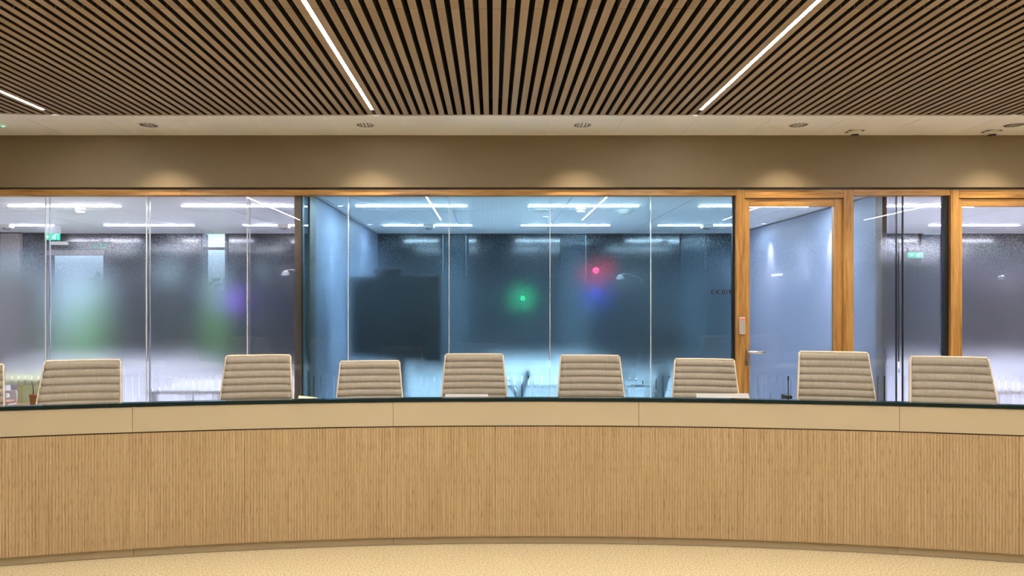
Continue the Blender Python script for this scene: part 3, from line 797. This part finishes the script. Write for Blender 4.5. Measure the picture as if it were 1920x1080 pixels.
bm = bmesh.new(); box(bm, -0.16, 0.16, -0.03, 0.05, 0.0, 0.022, bevel=0.005); obj('bracket', bm, 'plasblack', c)
bm = bmesh.new(); box(bm, -0.19, 0.19, -0.035, 0.035, 0.0225, 0.075, bevel=0.018); obj('body', bm, 'black', c, True)
bm = bmesh.new(); box(bm, -0.188, -0.150, 0.0355, 0.040, 0.042, 0.058); obj('status_light', bm, 'em_cyan', c)
screen(551, 525, 690, 7.0, (-2.25, 8.5), 'dark screen on a stand near the partition in the left room', True)

# tables, cabinets, monitor, stacked seats
def table(x0, x1, y0, y1, lab, mt='white', z=0.74, legs=True):
    t = thing('table', lab, 'table', ((x0+x1)/2, (y0+y1)/2, 0)); a, b = (x1-x0)/2, (y1-y0)/2
    obj('tabletop', B(-a, a, -b, b, z-0.03, z, bevel=0.004), mt, t)
    for sx in (-1, 1):
        for sy in (-1, 1):
            cx, cy = sx*(a-0.07), sy*(b-0.07)
            obj('leg', B(cx-0.025, cx+0.025, cy-0.025, cy+0.025, 0, z-0.031, bevel=0.003), mt, t)
    return t
table(-0.1, 1.35, 7.95, 9.0, 'white meeting table in the middle room below the red and green glow')
table(1.45, 2.95, 7.95, 9.0, 'dark graphite desk in the middle room carrying a monitor', 'greyseat')
table(-5.6, -3.4, 7.9, 8.8, 'white meeting table in the left room')
table(4.6, 6.8, 7.9, 8.8, 'white meeting table in the right room')
def low_table(x0, x1, y0, y1, z, lab): table(x0, x1, y0, y1, lab, 'white', z)
def cabinet(x0, x1, y0, y1, z, lab):
    t = thing('cabinet', lab, 'cabinet', ((x0+x1)/2, (y0+y1)/2, 0)); a, b = (x1-x0)/2, (y1-y0)/2
    obj('body', B(-a, a, -b+0.02, b, 0.0, z-0.02, bevel=0.002), 'white', t); obj('top', B(-a-0.005, a+0.005, -b-0.005, b+0.005, z-0.0195, z, bevel=0.003), 'white', t)
    n = max(1, round((x1-x0)/0.45)); wd = 2*a/n
    for i in range(n):
        d = obj('door', B(-a+i*wd+0.003, -a+(i+1)*wd-0.003, -b, -b+0.019, 0.03, z-0.024, bevel=0.002), 'white', t)
        obj('knob', B(-a+(i+1)*wd-0.05, -a+(i+1)*wd-0.03, -b-0.012, -b-0.0005, z-0.2, z-0.12), 'brushed', d)
low_table(-3.25, -2.48, 6.50, 7.45, 0.66, 'low white table behind the slotted film of the left room')
cabinet(-1.60, -0.95, 7.9, 8.4, 0.72, 'low white cabinet behind the dark screen')
low_table(0.05, 1.05, 7.0, 7.9, 0.66, 'low white table glowing behind the slots between the two middle chairs')
low_table(4.45, 5.4, 6.5, 7.4, 0.66, 'low white table behind the second oak door')
# white convector covers along the foot of the back wall
for x0, x1, lab in ((-5.5, -1.85, 'long white convector cover under the back windows of the left room'), (-1.62, 3.50, 'long white convector cover under the back windows of the middle room'), (3.70, 8.1, 'long white convector cover under the back windows of the right room')):
    t = thing('convector', lab, 'radiator', ((x0+x1)/2, 9.96, 0), 0, 'convector covers at the back wall'); a = (x1-x0)/2
    obj('casing', B(-a, a, -0.13, 0.2, 0.0, 0.50, bevel=0.004), 'white', t)
    obj('top_grille', B(-a+0.01, a-0.01, -0.11, 0.18, 0.501, 0.512), 'brushed', t)
# monitor on the meeting table
t = thing('monitor', 'dark desktop monitor seen as a dim shape on the graphite desk', 'monitor', (1.98, 8.35, 0.7405))
bm = bmesh.new(); box(bm, -0.14, 0.14, -0.1, 0.1, 0, 0.012, bevel=0.003); obj('foot', bm, 'plasblack', t)
obj('neck', B(-0.025, 0.025, -0.0, 0.02, 0.0125, 0.2), 'plasblack', t)
obj('display', B(-0.31, 0.31, -0.045, -0.0005, 0.10, 0.46, bevel=0.005), 'screen', t)
# side-on meeting chairs near the glass
def side_chair(x, y, face, lab, first=[None]):
    if first[0] is None:
        t = thing('meeting_chair', lab, 'chair', (0, 0, 0), 0, 'grey meeting chairs behind the glass')
        bm = bmesh.new(); box(bm, -0.23, 0.23, -0.22, 0.22, 0.43, 0.46, bevel=0.012); obj('seat', bm, 'greyseat', t)
        bm = bmesh.new()
        for i in range(6):
            pass
        vs = []
        for j in range(7):
            f = j/6; z = 0.50+0.33*f; yy = 0.21+0.10*f
            for s in (-1, 0, 1):
                for th in (0, 0.016): vs.append(bm.verts.new((s*0.21*(1-0.08*f), yy+0.02*(1-abs(s))+th, z)))
        for j in range(6):
            a = j*6; b = a+6
            for c_ in (0, 2): bm.faces.new((vs[a+c_], vs[a+c_+2], vs[b+c_+2], vs[b+c_])); bm.faces.new((vs[a+c_+1], vs[a+c_+3], vs[b+c_+3], vs[b+c_+1]))
            for c_ in (0, 4): bm.faces.new((vs[a+c_], vs[a+c_+1], vs[b+c_+1], vs[b+c_]))
        for a in (0, 36):
            for c_ in (0, 2): bm.faces.new((vs[a+c_], vs[a+c_+1], vs[a+c_+3], vs[a+c_+2]))
        obj('backrest', bm, 'greyseat', t, True)
        for s in (-1, 1):
            bm = bmesh.new(); X = s*0.255
            tube(bm, [(X, 0.22, 0.0125), (X, -0.20, 0.0125), (X, -0.235, 0.03), (X, -0.24, 0.06), (X, -0.20, 0.68), (X, -0.17, 0.712), (X, -0.13, 0.72), (X, 0.12, 0.72), (X, 0.16, 0.70), (X, 0.25, 0.5), (s*0.20, 0.22, 0.50)], 0.0115, 10)
            obj('sled_frame', bm, 'chrome', t, True)
        bm = bmesh.new(); cyl(bm, (-0.255, -0.10, 0.42), (0.255, -0.10, 0.42), 0.01); cyl(bm, (-0.25, -0.218, 0.42), (-0.25, -0.10, 0.42), 0.01); cyl(bm, (0.25, -0.218, 0.42), (0.25, -0.10, 0.42), 0.01)
        obj('seat_rail', bm, 'chrome', t)
        first[0] = t
    else: t = copy_tree(first[0]); t['label'] = lab
    t.location = (x, y, 0); t.rotation_euler = (0, 0, face)
side_chair(1.32, 6.66, -PI/2, 'grey side-on meeting chair behind the glass, left of the sixth desk chair')
side_chair(0.02, 6.68, -PI/2, 'grey side-on meeting chair behind the glass, hidden behind the fourth desk chair')

# left edge: lime table, stool with plant, white cut-out chair (seen through clear glass below the film)
t = thing('side_table', 'pale lime table behind the glass at the left edge', 'table', (-4.75, 6.9, 0))
obj('tabletop', B(-0.95, 0.60, -0.22, 0.22, 0.70, 0.745, bevel=0.004), 'lime', t)
for x in (-0.90, 0.20): obj('panel_leg', B(x, x+0.05, -0.2, 0.2, 0, 0.699), 'lime', t)
t = thing('low_bench', 'low wooden bench under the lime table at the left edge', 'bench', (-4.30, 6.50, 0))
obj('seat', B(-0.42, 0.28, -0.13, 0.13, 0.50, 0.53, bevel=0.004), 'oak_x', t)
for x in (-0.38, 0.22): obj('leg', B(x-0.02, x+0.02, -0.11, 0.11, 0, 0.499), 'oak_z', t)
t = thing('potted_plant', 'terracotta pot with a bare brown stem on the low bench', 'plant', (-4.27, 6.50, 0.5305))
bm = bmesh.new(); lathe(bm, [(0, 0), (0.022, 0), (0.031, 0.085), (0.033, 0.085), (0.033, 0.10), (0.027, 0.10), (0.026, 0.08), (0, 0.08)]); obj('pot', bm, 'terra', t, True)
bm = bmesh.new(); tube(bm, [(0, 0, 0.08), (0.003, 0, 0.13), (-0.002, 0, 0.19)], [0.005, 0.004, 0.003]); obj('stem', bm, 'stem', t, True)
bm = bmesh.new()
for a in range(5):
    an = a*1.26; d = Vector((math.cos(an), math.sin(an), 0))
    p = Vector((0, 0, 0.17+0.004*a)); q = p+d*0.03+Vector((0, 0, 0.012)); n = d.cross(Vector((0, 0, 1)))*0.008
    vs = [bm.verts.new(v) for v in (p, (p+q)/2+n, q, (p+q)/2-n)]; bm.faces.new(vs)
obj('foliage', bm, 'stem', t)
t = thing('lounge_chair', 'low white chair with a round hole in its back at the left edge', 'chair', (-4.52, 6.52, 0))
t.location = (-4.56, 6.51, 0.531)
bm = bmesh.new()
# backrest plate with a hole: ring of quads between a circle and a rounded rectangle
nn = 24; inner = []; outer = []
for yy in (0.0, 0.014):
    for k in range(nn):
        a = 2*PI*k/nn; c_, s_ = math.cos(a), math.sin(a)
        inner.append(bm.verts.new((0.03+0.022*c_, yy+0.02, 0.085+0.022*s_)))
        m_ = max(abs(c_)/0.115, abs(s_)/0.062)
        outer.append(bm.verts.new((0.0+c_/m_, yy+0.02, 0.068+s_/m_)))
for k in range(nn):
    k2 = (k+1) % nn
    bm.faces.new((inner[k], inner[k2], outer[k2], outer[k])); bm.faces.new((inner[nn+k], inner[nn+k2], outer[nn+k2], outer[nn+k]))
    bm.faces.new((inner[k], inner[k2], inner[nn+k2], inner[nn+k])); bm.faces.new((outer[k], outer[k2], outer[nn+k2], outer[nn+k]))
obj('backrest', bm, 'white', t)
bm = bmesh.new(); box(bm, -0.115, 0.12, -0.10, 0.018, 0.0, 0.02, bevel=0.004); obj('seat', bm, 'white', t)
bm = bmesh.new(); box(bm, -0.11, 0.115, -0.11, 0.015, 0.0205, 0.05, bevel=0.012); obj('cushion', bm, 'pink', t, True)
t['label'] = 'small white toy-size chair with a round hole in its back and a pink cushion'

# ================================================================== the curved desk
CX, RR = 0.232, 12.10
CY = 4.282-RR
def arc(th, r): return (CX+r*math.sin(th), CY+r*math.cos(th))
def arc_solid(th0, th1, r0, r1, z0, z1, n):
    bm = bmesh.new(); prev = None
    uvl = bm.loops.layers.uv.new('UVMap')
    for i in range(n+1):
        th = th0+(th1-th0)*i/n
        a = arc(th, r0); b = arc(th, r1)
        q = [bm.verts.new((a[0], a[1], z0)), bm.verts.new((a[0], a[1], z1)), bm.verts.new((b[0], b[1], z1)), bm.verts.new((b[0], b[1], z0))]
        if prev:
            for k in range(4): bm.faces.new((prev[k], prev[(k+1) % 4], q[(k+1) % 4], q[k]))
        else: bm.faces.new(q)
        prev = q
    bm.faces.new(prev)
    return bm
desk = thing('council_desk', 'long curved council desk with a ribbed bamboo front and dark glass edge', 'desk')
STEP = 0.1237; seams = [-0.193+STEP*k for k in range(-2, 6)]
for i, (a, b) in enumerate(zip(seams, seams[1:])):
    g = 0.0013/RR
    obj('fascia_panel', arc_solid(a+g, b-g, RR-0.004, RR+0.016, 0.729, 0.8745, 16), 'lam', desk)
    obj('kick_plate', arc_solid(a+g, b-g, RR+0.018, RR+0.03, 0.002, 0.062, 16), 'kick', desk)
TH0, TH1 = seams[0], seams[-1]
obj('glass_ledge', arc_solid(TH0, TH1, RR-0.010, RR+0.05, 0.877, 0.8975, 96), 'ledge', desk)
obj('shadow_gap', arc_solid(TH0, TH1, RR+0.010, RR+0.03, 0.700, 0.740, 96), 'black', desk)
obj('carcass', arc_solid(TH0, TH1, RR+0.031, RR+0.05, 0.002, 0.876, 96), 'black', desk)
obj('desktop', arc_solid(TH0, TH1, RR+0.051, RR+0.62, 0.715, 0.74, 96), 'lam', desk)
for k in range(8):
    th = TH0+0.004+(TH1-TH0-0.012)*k/7
    obj('support_panel', arc_solid(th, th+0.003, RR+0.052, RR+0.5, 0.002, 0.714, 1), 'lam', desk)
# ribbed front panels: two per fascia length, one seam at x=925 px
fseams = [-0.018-STEP*k for k in (3, 2, 1)]+[-0.018+STEP*k for k in range(0, 6)]
fseams[0] = TH0; fseams[-1] = TH1
fseams = [s for s in fseams if TH0 <= s <= TH1]
if fseams[-1] < TH1: fseams.append(TH1)
RP = 0.0168
for a, b in zip(fseams, fseams[1:]):
    bm = bmesh.new(); uvl = bm.loops.layers.uv.new('UVMap')
    n = max(1, int((b-a)*RR/RP)); g = 0.0006/RR
    z0, z1 = 0.051, 0.7215
    prof = []                                   # (theta, r) along the front
    for i in range(n):
        t0_ = a+g+(b-a-2*g)*i/n; dt = (b-a-2*g)/n
        for f, dr in ((0.0, 0.004), (0.10, 0.0012), (0.28, 0.0), (0.72, 0.0), (0.90, 0.0012)):
            prof.append((t0_+f*dt, RR+dr))
    prof.append((b-g, RR+0.004))
    prev = None; pt = None
    for th, r in prof:
        p = arc(th, r); q = (bm.verts.new((p[0], p[1], z0)), bm.verts.new((p[0], p[1], z1)))
        if prev:
            f = bm.faces.new((prev[0], q[0], q[1], prev[1]))
            us = [pt*RR, th*RR, th*RR, pt*RR]; vs_ = [z0, z0, z1, z1]
            for lp, u_, v_ in zip(f.loops, us, vs_): lp[uvl].uv = (u_, v_)
        prev = q; pt = th
    # back, top and bottom
    k_ = 24; bk = []
    for i in range(k_+1):
        th = a+g+(b-a-2*g)*i/k_; p = arc(th, RR+0.017); p2 = arc(th, RR+0.0045)
        bk.append([bm.verts.new((p[0], p[1], z0)), bm.verts.new((p[0], p[1], z1)), bm.verts.new((p2[0], p2[1], z1)), bm.verts.new((p2[0], p2[1], z0))])
    for A, Bq in zip(bk, bk[1:]):
        for i in range(4): bm.faces.new((A[i], A[(i+1) % 4], Bq[(i+1) % 4], Bq[i]))
    me = bpy.data.meshes.new('front_panel'); bm.to_mesh(me); bm.free(); me.materials.append(M['bamboo'])
    o = bpy.data.objects.new('front_panel', me); C.objects.link(o); o.parent = desk

# ================================================================== desk chairs
def make_chair():
    t = thing('office_chair', '', 'chair', (0, 0, 0), 0, 'ribbed desk chairs along the curved desk')
    up = 0.0
    # backrest centreline in side view (y back, z up): from the seat up, leaning back
    def backpt(f):                # f 0..1 from z .47 to top
        z = 0.47+0.555*f
        y = 0.235+0.02*math.sin(PI*min(1, f*1.2))*-1+0.085*f*f
        return y, z
    ribs = 11; seg = 8
    def half(z): return 0.219+ (1.025-z)*0.085 if z > 0.70 else 0.2467-(0.70-z)*0.03
    bm = bmesh.new(); NU = 14
    rows_f = []
    for r in range(ribs):
        for s in range(seg): rows_f.append(((r+s/seg)/ribs, s/seg))
    rows_f.append((1.0, 0.0))
    front = []; back = []
    for f, ph in rows_f:
        y, z = backpt(f); hw = half(z)
        bul = 0.015*max(0, math.sin(PI*ph))**0.42
        fr = []; bk = []
        for i in range(NU+1):
            u = -1+2*i/NU
            cv = -0.028*u*u                        # wraps forward at the sides
            fr.append(bm.verts.new((u*hw, y+cv-0.003-bul, z))); bk.append(bm.verts.new((u*hw, y+cv+0.004+bul*0.5, z)))
        front.append(fr); back.append(bk)
    for j in range(len(front)-1):
        for i in range(NU):
            bm.faces.new((front[j][i], front[j][i+1], front[j+1][i+1], front[j+1][i]))
            bm.faces.new((back[j][i], back[j+1][i], back[j+1][i+1], back[j][i+1]))
        for i in (0, NU): bm.faces.new((front[j][i], front[j+1][i], back[j+1][i], back[j][i]))
    for i in range(NU):
        for j in (0, -1): bm.faces.new((front[j][i], front[j][i+1], back[j][i+1], back[j][i]))
    o = obj('backrest', bm, 'fabric', t, True)
    # top hem roll
    bm = bmesh.new(); y, z = backpt(1.0); hw = half(z)
    tube(bm, [(u/10*hw*1.01, y-0.028*(u/10)**2, z+0.004) for u in range(-10, 11)], 0.0085, 10); obj('top_hem', bm, 'hem', t, True)
    # side rails, one continuous aluminium rail per side from top of back to front of seat, with cream hem
    for s in (-1, 1):
        pts = []
        for k in range(14, -1, -1):
            f = k/14; y, z = backpt(f); pts.append((s*(half(z)+0.004), y-0.028, z))
        pts += [(s*0.243, 0.175, 0.455), (s*0.243, 0.10, 0.448), (s*0.243, -0.10, 0.455), (s*0.243, -0.20, 0.455), (s*0.243, -0.235, 0.438)]
        bm = bmesh.new(); tube(bm, pts, 0.0075, 8); obj('edge_hem', bm, 'hem', t, True)
        bm = bmesh.new(); tube(bm, [(p[0]-s*0.002, p[1]+0.022, p[2]-(0.0 if i < 15 else 0.014)) for i, p in enumerate(pts)], 0.0075, 8); obj('side_rail', bm, 'chrome', t, True)
        # armrest loop
        bm = bmesh.new(); X = s*0.268
        tube(bm, [(X-s*0.01, 0.215, 0.58), (X, 0.19, 0.615), (X+s*0.012, 0.14, 0.628), (X+s*0.012, -0.06, 0.628), (X+s*0.006, -0.12, 0.61), (X, -0.13, 0.56), (X-s*0.012, -0.10, 0.45)], 0.010, 8)
        obj('armrest', bm, 'chrome', t, True)
    # seat
    bm = bmesh.new(); fr = []; bk = []
    ns = 8; seg = 6
    for r in range(ns*seg+1):
        f = r/(ns*seg); ph = (r % seg)/seg
        yy = 0.215-0.45*f; zz = 0.455-0.012*math.sin(PI*f)-0.02*max(0, f-0.85)/0.15
        bul = 0.010*math.sqrt(max(0, math.sin(PI*ph)))
        fr.append([bm.verts.new(((-1+2*i/8)*0.238, yy, zz+bul)) for i in range(9)]); bk.append([bm.verts.new(((-1+2*i/8)*0.238, yy, zz-0.008)) for i in range(9)])
    for j in range(len(fr)-1):
        for i in range(8):
            bm.faces.new((fr[j][i], fr[j][i+1], fr[j+1][i+1], fr[j+1][i])); bm.faces.new((bk[j][i], bk[j+1][i], bk[j+1][i+1], bk[j][i+1]))
        for i in (0, 8): bm.faces.new((fr[j][i], fr[j+1][i], bk[j+1][i], bk[j][i]))
    for j in (0, -1):
        for i in range(8): bm.faces.new((fr[j][i], fr[j][i+1], bk[j][i+1], bk[j][i]))
    obj('seat', bm, 'fabric', t, True)
    bm = bmesh.new(); tube(bm, [(-0.24, 0.02, 0.435), (-0.10, 0.0, 0.40), (0.10, 0.0, 0.40), (0.24, 0.02, 0.435)], 0.012, 8)
    tube(bm, [(-0.245, 0.235, 0.60), (0, 0.252, 0.60), (0.245, 0.235, 0.60)], 0.010, 8); obj('spreader', bm, 'chrome', t, True)
    bm = bmesh.new(); box(bm, -0.07, 0.07, -0.09, 0.09, 0.355, 0.392, bevel=0.01); cyl(bm, (0.07, 0, 0.37), (0.19, 0, 0.365), 0.006); obj('tilt_mechanism', bm, 'plasblack', t)
    bm = bmesh.new(); cyl(bm, (0, 0, 0.22), (0, 0, 0.36), 0.016); cyl(bm, (0, 0, 0.07), (0, 0, 0.23), 0.026); obj('gas_column', bm, 'chrome', t, True)
    for k in range(5):
        a = 2*PI*k/5+0.3; c_, s_ = math.cos(a), math.sin(a)
        bm = bmesh.new(); tube(bm, [(0.02*c_, 0.02*s_, 0.105), (0.12*c_, 0.12*s_, 0.098), (0.27*c_, 0.27*s_, 0.075), (0.30*c_, 0.30*s_, 0.07)], [0.022, 0.018, 0.012, 0.012], 8)
        lg = obj('leg', bm, 'chrome', t, True)
        bm = bmesh.new(); q = Vector((-s_, c_, 0)); pc = Vector((0.295*c_, 0.295*s_, 0.027))
        cyl(bm, pc+q*0.006, pc+q*0.026, 0.027, n=14); cyl(bm, pc-q*0.026, pc-q*0.006, 0.027, n=14); cyl(bm, pc-q*0.02, pc+q*0.02, 0.008, n=8)
        cyl(bm, pc, pc+Vector((0, 0, 0.04)), 0.006, n=8)
        obj('caster', bm, 'plasblack', lg)
    return t
# (px of top centre, py of top edge, top width px, extra turn, label)
chairs = [
    (-68, 683, 127, 0.10, 'beige ribbed desk chair cut off by the left edge of the picture'),
    (156.5, 683, 127, 0.04, 'beige ribbed desk chair furthest left in full view, in front of the left room'),
    (485, 673, 116, 0.03, 'beige ribbed desk chair just left of the dark partition post'),
    (694, 683.5, 110, 0.04, 'beige ribbed desk chair below the large dark screen'),
    (889, 670.5, 108, 0.0, 'beige ribbed desk chair below and left of the green glow'),
    (1106, 673, 110, 0.0, 'beige ribbed desk chair directly below the red glow'),
    (1320.5, 679.5, 107, -0.10, 'beige ribbed desk chair just left of the first oak door'),
    (1562, 667, 118, -0.10, 'beige ribbed desk chair in front of the first oak door pane'),
    (1778, 677, 128, -0.06, 'beige ribbed desk chair furthest right, in front of the second oak door post'),
]
c0 = make_chair()
for i, (px, py, wpx, turn, lab) in enumerate(chairs):
    t = c0 if i == 0 else copy_tree(c0)
    Z = 0.452*F/wpx; s = F/Z
    x = (px-924)/s; ztop = 1.478-(py-568)/s
    th = math.atan2(x-CX, Z-CY)
    rz = -th+turn
    # the top of the backrest sits 0.32 behind the base centre
    back = Vector((-math.sin(rz)*0.30, math.cos(rz)*0.30))
    t.location = (x-back.x, Z-back.y, 0); t.rotation_euler = (0, 0, rz)
    t['label'] = lab
    dz = ztop-1.037
    for ch in t.children:
        if ch.name.split('.')[0] not in ('leg', 'gas_column'): ch.location.z += dz
        if ch.name.split('.')[0] == 'gas_column': ch.scale = (1, 1, 1+dz/0.36)

# ================================================================== things on the desk
def at(px, py, Y): s = F/Y; return ((px-924)/s, Y, 1.478-(py-568)/s)
# folded cream name card
x, y, z = at(575, 741, 4.62)
t = thing('name_card', 'cream folded paper standing on the desk right of the partition post', 'paper', (x, y, 0.7402), 0.25)
bm = bmesh.new()
hh = z-0.7402
prof = [(-0.055, 0), (0.0, hh), (0.055, 0), (0.052, 0), (0.0, hh-0.004), (-0.052, 0)]
vs = [[bm.verts.new((X + (0.035 if q[1] > 0.01 and X < 0 else 0), q[0], q[1]*(1 if X < 0 else 0.86))) for q in prof] for X in (-0.085, 0.07)]
for k in range(6): bm.faces.new((vs[0][k], vs[0][(k+1) % 6], vs[1][(k+1) % 6], vs[1][k]))
for v in vs: bm.faces.new(v[0:2]+v[4:6]); bm.faces.new(v[1:5])
obj('card', bm, 'cream', t)
# laptops with raised lids
def laptop(px0, px1, py, Y, tilt, lab):
    a = at(px0, py, Y); b = at(px1, py, Y); wd = b[0]-a[0]; zt = a[2]
    t = thing('laptop', lab, 'laptop', ((a[0]+b[0])/2, Y, 0.7402), 0)
    H = zt-0.7402; L = 0.20
    obj('keyboard_base', B(-wd/2, wd/2, 0.02, 0.24, 0.0, 0.014, bevel=0.003), 'lapgrey', t)
    bm = bmesh.new(); box(bm, -wd/2, wd/2, -0.004, 0.004, 0.0, math.hypot(H-0.015, 0.07), bevel=0.0025)
    ang = -math.atan2(0.07, H-0.015)
    bmesh.ops.rotate(bm, verts=bm.verts, cent=(0, 0, 0), matrix=Matrix.Rotation(ang, 3, 'X'))
    bmesh.ops.translate(bm, verts=bm.verts, vec=(0, 0.015, 0.017))
    obj('lid', bm, 'lapgrey', t)
laptop(1311, 1412, 741.5, 4.68, 0, 'pale grey laptop standing on the desk before the sixth chair and oak door')
laptop(833, 915, 742.8, 4.72, 0, 'pale laptop barely showing before the fourth chair')
# gooseneck microphone
x, y, z = at(1478, 705, 4.72)
t = thing('microphone', 'black gooseneck microphone on the desk left of the seventh chair', 'microphone', (x, y, 0.7402))
obj('base', B(-0.032, 0.012, -0.04, 0.04, 0, 0.118, bevel=0.004), 'plasblack', t)
bm = bmesh.new(); cyl(bm, (0, 0, 0.1182), (0, 0, z-0.7402-0.03), 0.0035, n=10); obj('gooseneck', bm, 'plasblack', t)
bm = bmesh.new(); cyl(bm, (0, 0, z-0.7402-0.0298), (0, 0, z-0.7402), 0.005, n=12); obj('capsule', bm, 'plasblack', t)

# ================================================================== outside
struct('floor', B(-16, 14, YB+0.2, 30, -0.5, -0.06), 'grass')['label'] = 'lawn'
def bush(x, y, z, r, lab):
    rnd = random.Random(int(x*100+y*10))
    t = thing('bush', lab, 'bush', (x, y, z))
    bm = bmesh.new()
    for k in range(700):
        v = Vector((rnd.gauss(0, 1), rnd.gauss(0, 1), rnd.gauss(0, 1))).normalized()*r*rnd.uniform(0.6, 1.0)
        v.z = abs(v.z)*2.3; q = Vector((rnd.gauss(0, 1), rnd.gauss(0, 1), rnd.gauss(0, 1))).normalized(); w_ = q.orthogonal().normalized()*0.06; u_ = q.normalized()*0.09
        f = [bm.verts.new(v+p) for p in (-u_, w_, u_, -w_)]; bm.faces.new(f)
    o = obj('foliage', bm, 'leafy', t); o['kind'] = 'stuff'
    bm = bmesh.new(); lathe(bm, [(r*0.5, 0), (r*0.8, r*0.6), (r*0.7, r*1.3), (0, r*1.9)], n=10); obj('core', bm, 'leafy', t)
for i, (x, y, r, lab) in enumerate([(-9.9, 14.2, 0.95, 'green bush outside, left behind the back door pane'), (-7.9, 14.6, 1.0, 'green bush outside behind the back door pane'), (-5.8, 15.6, 1.0, 'green bush outside behind the slim back window'), (-3.6, 14.4, 0.95, 'green bush outside right of the slim back window')]):
    bush(x, y, -0.06, r, lab)
t = thing('bare_tree', 'bare branched tree outside the slim back window', 'tree', (-6.1, 13.2, -0.06))
rnd = random.Random(3); bm = bmesh.new()
def branch(p, d, r, L, dep):
    q = p+d*L; tube(bm, [p, (p+q)/2+Vector((rnd.uniform(-1, 1), rnd.uniform(-1, 1), rnd.uniform(-1, 1)))*L*0.06, q], [r, r*0.85, r*0.7], 5)
    if dep:
        for _ in range(3):
            nd = (d+Vector((rnd.uniform(-1, 1), rnd.uniform(-1, 1), rnd.uniform(-0.4, 0.7)))*0.85).normalized(); branch(q-d*L*rnd.uniform(0, 0.3), nd, r*0.6, L*rnd.uniform(0.6, 0.85), dep-1)
branch(Vector((0, 0, 0)), Vector((0.02, 0, 1)), 0.08, 1.7, 5)
obj('branches', bm, 'bark', t)
